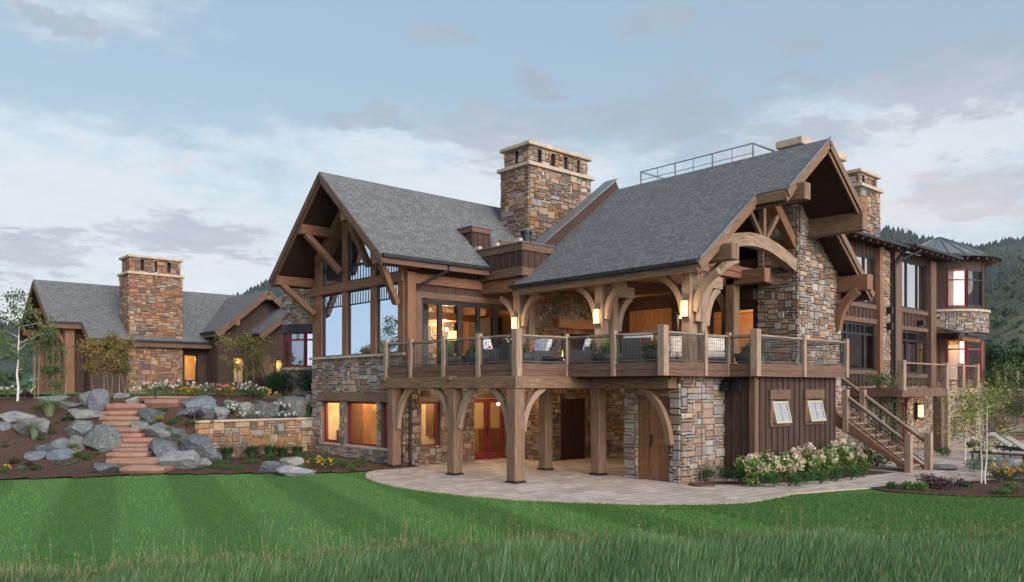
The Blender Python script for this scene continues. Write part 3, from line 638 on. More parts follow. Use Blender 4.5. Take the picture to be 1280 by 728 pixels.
# recess with the dark plank doors, and the far side of the covered patio
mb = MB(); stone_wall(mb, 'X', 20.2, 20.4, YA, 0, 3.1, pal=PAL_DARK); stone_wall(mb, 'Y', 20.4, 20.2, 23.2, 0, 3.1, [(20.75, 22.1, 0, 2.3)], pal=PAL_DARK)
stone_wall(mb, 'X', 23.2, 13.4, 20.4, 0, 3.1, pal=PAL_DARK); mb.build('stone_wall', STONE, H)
def plank_door(name, plane, c, a0, a1, z0, z1, mat, panels=False):
    mb = MB(); n = 6
    if not panels:
        for k in range(n): pbox(mb, plane, c, lerp(a0, a1, k / n) + .006, lerp(a0, a1, (k + 1) / n) - .006, z0, z1, 0, -.06, (0, 0, 1))
    else:
        mid = (a0 + a1) / 2; H_ = z1 - z0
        for b0, b1 in ((a0, mid - .008), (mid + .008, a1)):
            s = .13
            for q in ((b0, b0 + s, z0, z1), (b1 - s, b1, z0, z1), (b0 + s, b1 - s, z0, z0 + .22), (b0 + s, b1 - s, z1 - .16, z1), (b0 + s, b1 - s, z0 + H_ * .43, z0 + H_ * .43 + .17), (b0 + s, b1 - s, z0 + H_ * .74, z0 + H_ * .74 + .13)): pbox(mb, plane, c, *q, .0, -.07, (0, 0, 1) if q[3] - q[2] > .5 else None)
            w3 = (b1 - b0 - 2 * s)
            for k in range(3): pbox(mb, plane, c, b0 + s + w3 * k / 3 + .004, b0 + s + w3 * (k + 1) / 3 - .004, z0 + .2, z1 - .1, -.03, -.06, (0, 0, 1))
    o = mb.build(name, mat, H, .008); m2 = (a0 + a1) / 2
    hd = MB(); pbox(hd, plane, c, m2 + .06, m2 + .13, z0 + .95, z0 + 1.30, .035, .002); hd.build('handle', BRONZE, o); return o
plank_door('door', 'Y', 20.46, 20.76, 22.09, .01, 2.28, DKWOOD)
# pier, panelled doors and right-hand stone corner under the deck
pierY = 15.35
mb = MB()
stone_wall(mb, 'X', 18.32, 13.32, pierY, 0, 2.64, [(13.74, 14.86, 0, 2.42)], pal=PAL_GREY, th=.5)
stone_wall(mb, 'X', 18.321, 13.32, 13.9, 2.64, 3.05, pal=PAL_GREY, th=.5)
stone_wall(mb, 'Y', 13.32, 18.32, 20.5, 0, 3.05, pal=PAL_GREY, th=.4)
PIER = mb.build('stone_pier', STONE, H)
one('lintel', TIMBER, PIER, lambda m: m.box(18.25, 18.5, 13.66, 14.95, 2.425, 2.62, (0, 1, 0)), .01)
plank_door('door', 'X', 18.37, 13.75, 14.85, .02, 2.41, DOORWOOD, True)
# ---- storage block under the deck, board and batten
sw = [tuple(onY(p, 510, 12.3).x for p in q) for q in ((963, 982), (1006.5, 1025))]
hs = [(a - .0, b + .0, 1.62, 2.30) for a, b in sw]
mb = MB(); battens(mb, 'Y', 12.3, 20.42, 25.35, -.05, 3.03, hs, sp=.33, w=.07); battens(mb, 'X', 20.42, 12.3, 13.3, -.05, 3.03, sp=.33, w=.05)
mb.box(20.5, 25.3, 12.65, 13.6, 0, 3.0)
STO = mb.build('siding_wall', SIDING, H)
one('corner_board', TRIM, STO, lambda m: (m.box(20.37, 20.56, 12.235, 12.26, -.04, 3.02, (0, 0, 1)), m.box(20.36, 20.385, 12.25, 12.42, -.04, 3.02, (0, 0, 1))))
for (a, b), q in zip(sw, hs):
    w_ = empty('window', (0, 0, 0)); w_.parent = H
    one('frame', TRIM, w_, lambda m: (m.box(a - .1, a - .002, 12.23, 12.3, 1.52, 2.33, (0, 0, 1)), m.box(b + .002, b + .1, 12.23, 12.3, 1.52, 2.33, (0, 0, 1)), m.box(a - .14, b + .14, 12.21, 12.3, 2.333, 2.62, (1, 0, 0)), m.box(a - .1, b + .1, 12.22, 12.3, 1.52, 1.618, (1, 0, 0))), .006)
    s = MB(); hz, d0 = 2.28, 12.26; tl = .15                       # awning sash: hinged at the top and pushed out
    def sp_(u, v, o): return Vector((u, d0 - tl * v - o * .93, hz - .64 * v - o * .4))
    def sb(u0, u1, v0, v1, o0=0., o1=.035): s.hexa([sp_(u0, v1, o0), sp_(u1, v1, o0), sp_(u1, v1, o1), sp_(u0, v1, o1), sp_(u0, v0, o0), sp_(u1, v0, o0), sp_(u1, v0, o1), sp_(u0, v0, o1)])
    sb(a, a + .06, 0, 1); sb(b - .06, b, 0, 1); sb(a + .06, b - .06, 0, .09); sb(a + .06, b - .06, .9, 1); m_ = (a + b) / 2
    sb(m_ - .014, m_ + .014, .09, .9, 0, .03); sb(a + .06, b - .06, .47, .51, 0, .028); so_ = s.build('sash', CREAM, w_)
    g = MB(); g.face([sp_(a + .03, .95, .012), sp_(b - .03, .95, .012), sp_(b - .03, .04, .012), sp_(a + .03, .04, .012)]); g.build('pane', PINKGL, w_)
    one('lining', WALLIN, w_, lambda m: (m.box(a, b, 12.62, 12.64, 1.6, 2.32)))
    point('store_lamp', ((a + b) / 2, 12.5, 2.1), 2.2)
# two floodlights high on the left face
for k, y in enumerate((13.1, 12.72)):
    one('floodlight', BLACK, H, lambda m: (m.beam((20.40, y, 2.93), (20.2, y, 2.88), .06, .06), m.hexa([(20.28, y - .1, 2.62), (20.12, y - .12, 2.58), (20.12, y + .12, 2.58), (20.28, y + .1, 2.62), (20.34, y - .1, 2.88), (20.2, y - .1, 2.9), (20.2, y + .1, 2.9), (20.34, y + .1, 2.88)])))
# ---- patio posts, beams and knee braces
PX = 14.97
for y, w in ((22.62, .34), (19.28, .35), (16.5, .38)): post(H, PX, y, .06, 2.66, w, TIMBER); one('post_base', BLACK, H, lambda m: m.box(PX - w / 2 - .02, PX + w / 2 + .02, y - w / 2 - .03, y + w / 2 + .03, .006, .06))
for x, y, w in ((18.05, 18.45, .34), (18.22, 16.3, .35)): post(H, x, y, .06, 2.9, w, TIMBER); one('post_base', BLACK, H, lambda m: m.box(x - w / 2 - .03, x + w / 2 + .03, y - w / 2 - .03, y + w / 2 + .03, .006, .06))
timber(H, (PX, 23.25, 2.83), (PX, 16.27, 2.83), .40, .34, TIMBER)
timber(H, (PX + .21, 16.49, 2.83), (17.86, 16.49, 2.83), .38, .338, TIMBER)
timber(H, (18.07, 16.68, 2.83), (18.07, 13.40, 2.83), .40, .342, TIMBER)
each('beam_end', TIMBER, H, [(PX - .30, PX + .26, y - .13, y + .13, 2.92, 3.04, (1, 0, 0)) for y in (22.95, 19.3)])
for y, s in ((22.40, -1), (19.52, 1), (19.05, -1), (16.76, 1)): brace(H, (PX, y, 1.45 if y < 22 else 1.3), (PX, y + s * .78, 2.68), TIMBER2, .15, .17)
brace(H, (PX + .25, 16.5, 1.45), (PX + 1.08, 16.5, 2.68), TIMBER2, .15, .17)
brace(H, (17.95, 13.42, 1.1), (18.02, 14.5, 2.68), TIMBER, .16, .18)
# ---- deck
DK = empty('deck'); DK.parent = H
EDGE = [(15., 23.1), (15., 16.45), (17., 16.45), (17., 12.93), (20.05, 12.93), (20.05, 12.05), (25.55, 12.05)]
def inner(k):                                                        # house-side outline of the floor
    return None
fl = MB()
for x0, x1, y0, y1 in ((15.06, 17., 16.52, 22.40), (17., 20.05, 13.0, 22.40), (20.05, 25.5, 12.12, 22.40)):
    n = round((y1 - y0) / .14)
    for k in range(n): fl.box(x0, x1 + .0, lerp(y0, y1, k / n) + .003, lerp(y0, y1, (k + 1) / n) - .003, DZ - .04, DZ, (1, 0, 0))
fl.build('deck_boards', TIMBER, DK)
one('deck_joists', SOFFIT, DK, lambda m: [m.box(x - .05, x + .05, 13.4 if x > 17 else 16.7, 22.3, 2.93, 3.2, (0, 1, 0)) for x in frange(15.4, 23, .62)] + [m.box(15.1, 20.3, 16.6, 22.4, 3.205, 3.225), m.box(17.1, 23.2, 13.3, 16.6, 3.205, 3.225)])
fb = MB()
for (x0, y0), (x1, y1) in zip(EDGE[:-1], EDGE[1:]):
    a, b = Vector((x0, y0, 0)), Vector((x1, y1, 0)); d = (b - a).normalized(); e = .05
    fb.beam(a + Vector((0, 0, 3.275)) - d * (-e), b + Vector((0, 0, 3.275)) + d * e, .10, .20); fb.beam(a + Vector((0, 0, 3.085)) + d * e, b + Vector((0, 0, 3.085)) + d * (e - .03), .07, .17)
fb.build('fascia_boards', TRIM, DK)
RZ = 4.17
rail_posts = [(15., 23.1, .17), (15., 21.62, .14), (15., 19.83, .15), (15., 18.11, .16), (15., 16.45, .22), (17., 16.45, .13), (17., 14.6, .15), (17., 12.93, .22), (18.9, 12.93, .13), (20.05, 12.93, .13), (20.05, 12.05, .22), (22.76, 12.05, .14), (25.55, 12.05, .16)]
for x, y, w in rail_posts:
    post(DK, x - .03 if x < 20 else x, y - .03 if y < 13 else y, 3.0, 4.28 if w < .2 else 4.34, w, TIMBER2, 'rail_post', .012)
def rail_panel(parent, a, b, ra, rb, name='rail_panel'):
    a, b = Vector(a), Vector(b); d = (b - a); Ln = d.length; d = d / Ln; a = a + d * ra; b = b - d * rb; Ln = (b - a).length
    cap = MB(); cap.beam(a + Vector((0, 0, RZ)), b + Vector((0, 0, RZ)), .11, .045); c = cap.build('handrail', TIMBER2, parent)
    m = MB(); z0, z1 = 3.43, RZ - .035
    for z in (z0, z1 - .02): m.beam(a + Vector((0, 0, z)), b + Vector((0, 0, z)), .035, .035)
    for q in (a + d * .03, b - d * .03): m.beam(q + Vector((0, 0, z0)), q + Vector((0, 0, z1)), .035, .035, d)
    n = max(2, round(Ln / .105))
    for k in range(1, n): q = a + (b - a) * k / n; m.beam(q + Vector((0, 0, z0)), q + Vector((0, 0, z1)), .006, .006, d)
    for k in range(1, 7): z = lerp(z0, z1, k / 7); m.beam(a + Vector((0, 0, z)), b + Vector((0, 0, z)), .006, .006)
    return m.build(name, WIRE, parent)
for (x0, y0, w0), (x1, y1, w1) in zip(rail_posts[:-1], rail_posts[1:]): rail_panel(DK, (x0, y0, 0), (x1, y1, 0), w0 / 2, w1 / 2)
rail_panel(DK, (25.55, 12.05, 0), (25.55, 13.45, 0), .12, .02)
# ---- left gable block: siding on its south side, timber frame and glass on its west face
LEVEL = onX(480, 352.5, XA).z
sdoor = [(15.98, 20.35, DZ, 5.76)]
mb = MB(); battens(mb, 'Y', YA, XA + .1, 21.2, DZ, 7.3, sdoor, sp=.42, w=.03, th=.008); mb.build('siding_wall', SIDING, H)
timber(H, (XA + .12, YA - .05, 6.42), (19.6, YA - .05, 6.42), .14, .34, CEDAR)
post(H, XA + .14, YA - .04, DZ, 6.62, .34, CEDAR)
one('door_trim', TRIM, H, lambda m: (m.box(15.72, 15.975, YA - .04, YA - .001, DZ, 5.78, (0, 0, 1)), m.box(15.72, 20.5, YA - .042, YA - .003, 5.782, 6.0, (1, 0, 0))))
gd = MB(); xs = [15.98, 16.8, 17.68, 18.55, 19.4, 20.35]
for k in range(5): 
    for q in ((xs[k], xs[k] + .09, DZ + .02, 5.75), (xs[k + 1] - .09, xs[k + 1], DZ + .02, 5.75), (xs[k] + .09, xs[k + 1] - .09, DZ + .02, DZ + .2), (xs[k] + .09, xs[k + 1] - .09, 5.6, 5.75)): pbox(gd, 'Y', YA, *q, -.03, -.12)
gd = gd.build('folding_door', BLACK, H)
for k in range(5):
    p_ = MB(); p_.face([PL('Y', YA, a, z, -.08) for a, z in ((xs[k] + .05, DZ + .1), (xs[k + 1] - .05, DZ + .1), (xs[k + 1] - .05, 5.7), (xs[k] + .05, 5.7))]); p_.build('pane', GLASS, gd)
RX0, RYc, RZ_A, EZ_A, EW = 13.82, 25.72, 10.42, 7.0, 4.03         # roof: front edge, ridge, eaves
SLA = (RZ_A - EZ_A) / EW
def roofA(y): return RZ_A - SLA * abs(y - RYc)
cols = [(28.70, 28.15), (26.58, 26.22), (24.58, 24.20), (22.82, 22.45)]
for k, (a, b) in enumerate(cols):
    ym = (a + b) / 2; post(H, XA + .02, ym, 3.88, min(roofA(ym) - .5, 9.6), .18, CEDAR, w2=a - b)
post(H, XA + .14, 28.86, 3.88, 6.9, .30, CEDAR)
timber(H, (XA - .0, 29.05, 6.46), (XA - .0, YA + .0, 6.46), .26, .34, CEDAR)
bays = [(26.59, 28.14), (24.59, 26.21), (22.83, 24.19)]
for a, b in bays:
    window(H, 'X', XA, a, b, 3.88, 6.27, hs_=(5.78,), grid=(a + .07, b - .07, 5.80, 6.2, 8, 1), fr=BLACK, gl=MIRROR, inset=.02, dep=.07, w=.045, bar=.022)
    zt = min(roofA(a), roofA(b)) - .62; zc = min(zt, 7.22)
    window(H, 'X', XA, a, b, 6.65, zc, grid=(a + .05, b - .05, 6.7, zc - .05, 8, 1), fr=BLACK, gl=MIRROR, inset=.02, dep=.07, w=.045, bar=.022)
    # raked light above, up to the rafters
    f = MB(); o = -.05; zl = zc + .01; A = roofA(a) - .6; B = roofA(b) - .6
    if max(A, B) > zl + .2:
        pl = [PL('X', XA, a, zl, o), PL('X', XA, b, zl, o), PL('X', XA, b, max(B, zl + .01), o), PL('X', XA, a, max(A, zl + .01), o)]
        if a < RYc < b: pl.insert(3, PL('X', XA, RYc, RZ_A - .6, o))
        f.face(pl); fo = MB()
        for i in range(len(pl)): fo.beam(pl[i], pl[(i + 1) % len(pl)], .09, .07, (1, 0, 0))
        fr_ = fo.build('window', BLACK, H); f.build('pane', MIRROR, fr_)
for s, ye in ((1, 28.45), (-1, 22.75)): timber(H, (XA - .06, ye, roofA(ye) - .50), (XA - .06, RYc + s * .1, RZ_A - .62), .3, .30, CEDAR, 'rafter')
mb = MB(); wall(mb, 'y', YN, XA + .1, 24, -.2, 7.2); wall(mb, 'X', XA + .02, 28.66, YN, 3.88, 6.4, th=.2); mb.build('siding_wall', SIDING, H)
# roof of the left gable
eR, eL = RYc - EW, RYc + EW; XB = 26.5; NIB = 22.95
zN = roofA(NIB)
pS = [(RX0, eR, EZ_A), (18.45, eR, EZ_A), (18.45, NIB, zN), (XB, NIB, zN), (XB, RYc, RZ_A), (RX0, RYc, RZ_A)]
pN = [(RX0, RYc, RZ_A), (XB, RYc, RZ_A), (XB, eL, EZ_A), (RX0, eL, EZ_A)]
RA = roof_slab(H, pS, .06, (1, 0, 0)); RA2 = roof_slab(H, pN, .06, (1, 0, 0))
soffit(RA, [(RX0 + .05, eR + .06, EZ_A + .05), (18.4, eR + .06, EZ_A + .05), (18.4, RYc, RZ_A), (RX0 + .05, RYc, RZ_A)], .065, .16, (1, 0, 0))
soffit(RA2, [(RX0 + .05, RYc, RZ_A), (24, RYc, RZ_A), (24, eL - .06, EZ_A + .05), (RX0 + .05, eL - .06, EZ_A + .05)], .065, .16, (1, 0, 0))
f = MB()
for e in (eR, eL):
    a, b = Vector((RX0, e, EZ_A)), Vector((RX0, RYc, RZ_A))
    for o, w, off in ((.08, .20, 0), (.27, .16, .07)): f.beam(a + Vector((off, 0, -o - w / 2 + .02)), b + Vector((off, 0, -o - w / 2 + .02)), .05, w, (0, 0, 1))
f.beam((RX0 + .03, eR + .02, EZ_A - .17), (18.4, eR + .02, EZ_A - .17), .05, .26); f.beam((RX0 + .03, eL - .02, EZ_A - .17), (24, eL - .02, EZ_A - .17), .05, .26)
f.build('fascia', TRIM, RA)
def gutter(parent, a, b, name='gutter', mat=BLACK):
    return one(name, mat, parent, lambda m: m.beam(a, b, .13, .11))
gutter(RA, (RX0 + .05, eR - .06, EZ_A - .06), (18.42, eR - .06, EZ_A - .06))
# outriggers under the overhang, their struts
for y, z in ((27.3, 0), (24.14, 0), (29.32, 0), (22.12, 0)):
    zz_ = roofA(y) - .48; big = abs(y - RYc) > 2
    timber(H, (RX0 + .06, y, zz_), (XA + .3, y, zz_), .34, .36, CEDAR, 'purlin')
    yt = {27.3: 26.4, 24.14: 24.4, 29.32: 28.4, 22.12: 22.66}[y]
    timber(H, (RX0 + .30, y, zz_ - .14), (XA - .22, yt, zz_ - (1.35 if big else 1.6)), .20, .24, CEDAR, 'strut', up=(0, 1, 0))
# downpipe at the corner
def pipe(parent, pts, r=.045, mat=BRONZE, name='downpipe'): return one(name, mat, parent, lambda m: m.tube(pts, r, 8))
pipe(H, [(16.55, eR - .06, 6.9), (16.55, eR - .06, 6.7), (15.6, YA - .12, 6.1), (15.42, YA - .14, 5.95), (15.42, YA - .14, 2.3), (15.40, YA - .14, .25), (15.3, YA - .3, .1)], .05, BLACK)
# ---- flat roof between the gables: parapet band, dormer box
XBand = 18.5
mb = MB(); battens(mb, 'X', XBand, 20.05, 23.0, 6.85, 7.42, sp=.33, w=.05); battens(mb, 'Y', 20.05, XBand, 19.7, 6.85, 7.42, sp=.33, w=.05); BAND = mb.build('siding_wall', SIDING, H)
one('trim', TRIM, BAND, lambda m: (m.box(XBand - .05, XBand + .05, 20.0, 23.0, 7.42, 7.68, (0, 1, 0)), m.box(XBand - .05, XBand + .05, 20.0, 23.2, 6.55, 6.85, (0, 1, 0)), m.box(XBand + .05, 20., 20.0, 20.1, 7.42, 7.68, (1, 0, 0)), m.box(XBand + .05, 19.8, 20.0, 20.1, 6.55, 6.85, (1, 0, 0))), .008)
one('cap_flashing', GREYM, BAND, lambda m: (m.box(XBand - .09, XBand + .12, 19.96, 23.0, 7.68, 7.72), m.box(XBand + .12, 20., 19.96, 20.14, 7.68, 7.72)))
each('cap_block', CAPST, BAND, [(XBand - .02, XBand + .14, y - .12, y + .12, 7.722, 7.86) for y in (22.5, 21.5, 20.3)])
one('flat_roof', GREYM, H, lambda m: m.box(XBand + .06, 25.4, 20.12, 23., 7.2, 7.3))
timber(H, (18.75, 20.2, 6.32), (18.75, YA, 6.32), .3, .42, CEDAR)
one('ceiling', CEDAR, H, lambda m: [m.box(18.6, 25.4, lerp(20.1, 22.4, k / 16) + .002, lerp(20.1, 22.4, (k + 1) / 16) - .002, 6.5, 6.54, (1, 0, 0)) for k in range(16)])
mb = MB(); battens(mb, 'X', 18.52, 22.80, 23.72, 7.3, 8.62, sp=.31, w=.05); battens(mb, 'Y', 22.80, 18.52, 19.35, 7.3, 8.62, sp=.28, w=.05); mb.box(18.6, 19.3, 22.88, 23.7, 7.3, 8.6); DB = mb.build('dormer_box', SIDING, H)
one('trim', TRIM, DB, lambda m: (m.box(18.46, 18.55, 22.74, 23.76, 8.45, 8.64), m.box(18.55, 19.4, 22.74, 22.83, 8.45, 8.64)))
one('cap_flashing', GREYM, DB, lambda m: m.box(18.42, 19.42, 22.70, 23.78, 8.642, 8.68))
one('cricket', GREYM, H, lambda m: m.face([(19.45, 22.9, 8.5), (19.9, 22.95, 7.35), (19.45, 22.8, 7.35)]) or m.face([(19.45, 22.9, 8.5), (19.45, 23.6, 8.3), (19.9, 23.3, 7.35), (19.9, 22.95, 7.35)]))
mb = MB(); battens(mb, 'Y', 22.86, 19.9, 22.6, 7.3, 8.15, sp=.33, w=.05); o = mb.build('siding_wall', SIDING, H); one('trim', TRIM, o, lambda m: m.box(19.9, 22.7, 22.8, 22.9, 8.15, 8.32, (1, 0, 0)))
one('vent_pipe', BLACK, H, lambda m: (m.tube([(19.2, 20.6, 7.3), (19.2, 20.6, 8.15)], .17, 14), m.tube([(19.2, 20.6, 8.15), (19.2, 20.6, 8.24)], .21, 14)))
chimney(H, 21.55, 25.15, 22.95, 24.65, 6.5, 11.52, 12.52, 4, 1)
# ---- porch gable
CX_, CE, CZ, CEZ = 23.75, 18.3, 10.42, 6.2; SLC = (CZ - CEZ) / (CX_ - CE); CR = 2 * CX_ - CE
YF, YP, YB = 12.7, 11.68, 20.35; PL0, PR0 = 21.22, 26.28
def roofC(x): return CZ - SLC * abs(x - CX_)
RCl = roof_slab(H, [(CE, YF, CEZ), (PL0, YF, roofC(PL0)), (PL0, YP, roofC(PL0)), (CX_, YP, CZ), (CX_, YB, CZ), (CE, YB, CEZ)], .06, (0, 1, 0))
RCr = roof_slab(H, [(CX_, YP, CZ), (PR0, YP, roofC(PR0)), (PR0, YF, roofC(PR0)), (CR, YF, CEZ), (CR, YB, CEZ), (CX_, YB, CZ)], .06, (0, 1, 0))
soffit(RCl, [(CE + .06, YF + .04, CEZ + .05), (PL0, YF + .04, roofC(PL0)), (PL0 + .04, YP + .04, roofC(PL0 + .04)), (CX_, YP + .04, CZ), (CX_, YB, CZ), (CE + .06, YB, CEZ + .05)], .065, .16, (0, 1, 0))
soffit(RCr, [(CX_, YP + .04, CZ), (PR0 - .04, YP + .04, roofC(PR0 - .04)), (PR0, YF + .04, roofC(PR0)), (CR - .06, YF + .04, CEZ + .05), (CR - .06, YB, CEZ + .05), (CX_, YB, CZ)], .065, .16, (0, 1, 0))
f = MB()
for p, q in (((CE, YF, CEZ), (PL0, YF, roofC(PL0))), ((PL0, YP, roofC(PL0)), (CX_, YP, CZ)), ((CX_, YP, CZ), (PR0, YP, roofC(PR0))), ((PR0, YF, roofC(PR0)), (CR, YF, CEZ))):
    for o, w, off in ((.07, .22, 0), (.27, .16, .07)): f.beam(Vector(p) + Vector((0, off, -o - w / 2 + .02)), Vector(q) + Vector((0, off, -o - w / 2 + .02)), .05, w)
for p, q in (((PL0, YP + .03, roofC(PL0)), (PL0, YF - .03, roofC(PL0))), ((PR0, YP + .03, roofC(PR0)), (PR0, YF - .03, roofC(PR0))), ((CE + .02, YF + .03, CEZ), (CE + .02, YB, CEZ)), ((CR - .02, YF + .03, CEZ), (CR - .02, YB, CEZ))):
    f.beam(Vector(p) + Vector((0, 0, -.18)), Vector(q) + Vector((0, 0, -.18)), .05, .28)
f.build('fascia', TIMBER, RCl)
gutter(RCl, (CE - .06, YF + .02, CEZ - .05), (CE - .06, YB + .05, CEZ - .05)); gutter(RCl, (CR + .06, YF + .02, CEZ - .05), (CR + .06, YB, CEZ - .05))
one('drip_edge', GREYM, RCl, lambda m: [m.beam(Vector(p) + Vector((0, -.03, .03)), Vector(q) + Vector((0, -.03, .03)), .05, .03) for p, q in (((CE, YF, CEZ), (PL0, YF, roofC(PL0))), ((PL0, YP, roofC(PL0)), (CX_, YP, CZ)))])
# raised parapet along the back slope with its metal cap
pw = MB(); zz0 = lambda x: roofC(x)
x0p, x1p = 18.95, CX_
pw.hexa([(x0p, YB + .02, roofC(x0p) - .3), (x1p, YB + .02, roofC(x1p) - .3), (x1p, YB + .42, roofC(x1p) - .3), (x0p, YB + .42, roofC(x0p) - .3), (x0p, YB + .02, roofC(x0p) + .52), (x1p, YB + .02, roofC(x1p) + .40), (x1p, YB + .42, roofC(x1p) + .40), (x0p, YB + .42, roofC(x0p) + .52)], (1, 0, SLC))
x2p = 24.2; pw.hexa([(x1p, YB + .02, roofC(x1p) - .3), (x2p, YB + .02, roofC(x2p) - .3), (x2p, YB + .42, roofC(x2p) - .3), (x1p, YB + .42, roofC(x1p) - .3), (x1p, YB + .02, roofC(x1p) + .40), (x2p, YB + .02, roofC(x2p) + .08), (x2p, YB + .42, roofC(x2p) + .08), (x1p, YB + .42, roofC(x1p) + .40)])
PW = pw.build('rake_parapet', SIDING, H)
one('cap_flashing', GREYM, PW, lambda m: m.beam((x0p, YB + .24, roofC(x0p) + .54), (x1p + .03, YB + .24, roofC(x1p) + .42), .62, .05))
# rail along the ridge
rr = MB(); ys = [19.5 - k * 1.62 for k in range(4)]
for k, y in enumerate(ys): rr.beam((CX_ + .5, y, CZ - .4), (CX_ + .5, y, CZ + .62), .045, .045, (1, 0, 0))
rr.beam((CX_ + .5, ys[0] , CZ + .62), (CX_ + .5, ys[-1], CZ + .62), .035, .035); rr.beam((CX_ + .5, ys[0], CZ + .30), (CX_ + .5, ys[-1], CZ + .30), .02, .02)
for k in range(3): rr.beam((CX_ + .5, ys[k] - .8, CZ - .3), (CX_ + .5, ys[k] - .8, CZ + .62), .02, .02, (1, 0, 0))
for y in (ys[0], ys[-1]): rr.beam((CX_ + .5, y, CZ + .62), (CX_ + 2.6, y, CZ + .62), .05, .05)
rr.build('roof_railing', GREYM, H)
# porch posts with paired curved braces, eave beam
PXC = 18.98
for y in (20.72, 16.85, 13.5):
    post(H, PXC, y, DZ, 6.05, .34, TIMBER2, w2=.32); post(H, PXC + .46, y - .06, DZ, 6.2, .28, TIMBER2)
    for s in (1, -1): brace(H, (PXC, y + s * .2, 4.85), (PXC, y + s * .98, 5.92), TIMBER2, .16, .19)
    if y < 20: timber(H, (PXC - .1, y - .02, 5.78), (PXC + 1.45, y - .02, 5.78), .3, .36, TIMBER2); brace(H, (PXC + .72, y - .02, 4.5), (PXC + 1.35, y - .02, 5.62), TIMBER2, .2, .22)
timber(H, (PXC, 20.9, 6.10), (PXC, 12.95, 6.10), .32, .28, TIMBER)
brace(H, (PXC + .1, 13.25, 4.55), (PXC + 1.35, 12.85, 6.45), TIMBER2, .24, .26, .8)
# sconces
for y in (20.72, 16.85, 13.5):
    s = one('wall_lamp', BRONZE, H, lambda m: (m.box(PXC - .26, PXC - .172, y - .05, y + .05, 4.75, 5.12), m.box(PXC - .31, PXC - .19, y - .09, y + .09, 5.16, 5.19), m.box(PXC - .31, PXC - .19, y - .1, y + .1, 4.68, 4.71), m.box(PXC - .315, PXC - .30, y - .012, y + .012, 4.71, 5.16)))
    one('lamp_shade', LAMP, s, lambda m: m.box(PXC - .295, PXC - .205, y - .08, y + .08, 4.712, 5.158)); point('sconce_light', (PXC - .48, y, 4.9), 16.)
# gable truss: beam ends, arched chord, web
tz = 13.75
for x in (PL0 + .62, PR0 - .28):
    timber(H, (x, YP - .28 if x < 24 else YP - .1, roofC(x) - .52), (x, 15.2, roofC(x) - .52), .34, .62 if x > 24 else .5, TIMBER, 'purlin')
timber(H, (19.55, YF - .35, 6.52), (19.55, 16, 6.52), .38, .46, TIMBER, 'purlin')
timber(H, (28.2, YF - .32, 6.42), (28.2, 16, 6.42), .44, .56, CEDAR, 'purlin')
brace(H, (28.0, 13.5, 4.75), (28.0, 12.72, 6.12), CEDAR, .24, .26)
mb = MB(); arc = [Vector((lerp(20.2, 25.32, k / 16), tz, 6.84 + .56 * math.sin(math.pi * k / 16))) for k in range(17)]; mb.sweep(arc, .30, .42, (0, 1, 0)); mb.build('arched_beam', TIMBER2, H)
for a, b in (((23.4, tz, 7.58), (23.4, tz, 9.5)), ((23.25, tz, 7.58), (22.45, tz, 8.45)), ((23.55, tz, 7.58), (24.35, tz, 8.5))): timber(H, a, b, .13, .15, TIMBER, 'strut', .01)
timber(H, (23.5, tz + .05, 9.35), (25.4, tz + .05, 7.55), .3, .34, CEDAR, 'rafter')
one('tie_rod', COPPER, H, lambda m: (m.tube([(19.2, tz, 6.32), (25.3, tz, 6.30)], .018, 6), m.tube([(23.4, tz, 7.2), (23.4, tz, 6.3)], .014, 6), m.tube([(23.26, tz, 6.31), (23.54, tz, 6.31)], .06, 8), m.lathe((23.4, tz, 6.31), [(.01, -.18), (.13, 0), (.01, .18)], 6)))
# rain chain from the eave corner to its dish
one('rain_chain', COPPER, H, lambda m: (m.tube([(18.36, 12.66, 6.1), (18.36, 12.66, .05)], .013, 6), m.lathe((18.36, 12.66, 0), [(.36, .012), (.36, .05), (.05, .06)], 20)))
# stone chimney mass inside the gable end
mb = MB(); mb.box(25.35, 28.35, 13.56, 15.1, 0, 9.2, col=(.09, .08, .07)); mb.box(25.36, 28.34, 13.57, 14.2, 9.2, 11.0, col=(.09, .08, .07))
stone_wall(mb, 'Y', 13.55, 25.34, 28.36, 0, 9.4, pal=PAL_GREY, inside=lambda a, z: z < roofC(a) - .2)
stone_wall(mb, 'X', 25.34, 13.55, 15.1, DZ, 9.2, pal=PAL_GREY, inside=lambda a, z: True)
CH = mb.build('chimney', STONE, H)
mb = MB(); stone_wall(mb, 'X', 25.34, 13.5, 14.2, 8.9, 10.9, pal=PAL_GREY); stone_wall(mb, 'Y', 13.5, 25.34, 28.36, 8.0, 10.9, pal=PAL_GREY); mb.build('chimney_top', STONE, CH)
one('cap', CAPST, CH, lambda m: m.box(25.2, 28.5, 13.35, 14.35, 10.95, 11.22), .03)
mb = MB(); stone_wall(mb, 'Y', 12.62, 25.36, 25.95, 0, 3.0, pal=PAL_GREY, th=.8); mb.build('stone_wall', STONE, H)
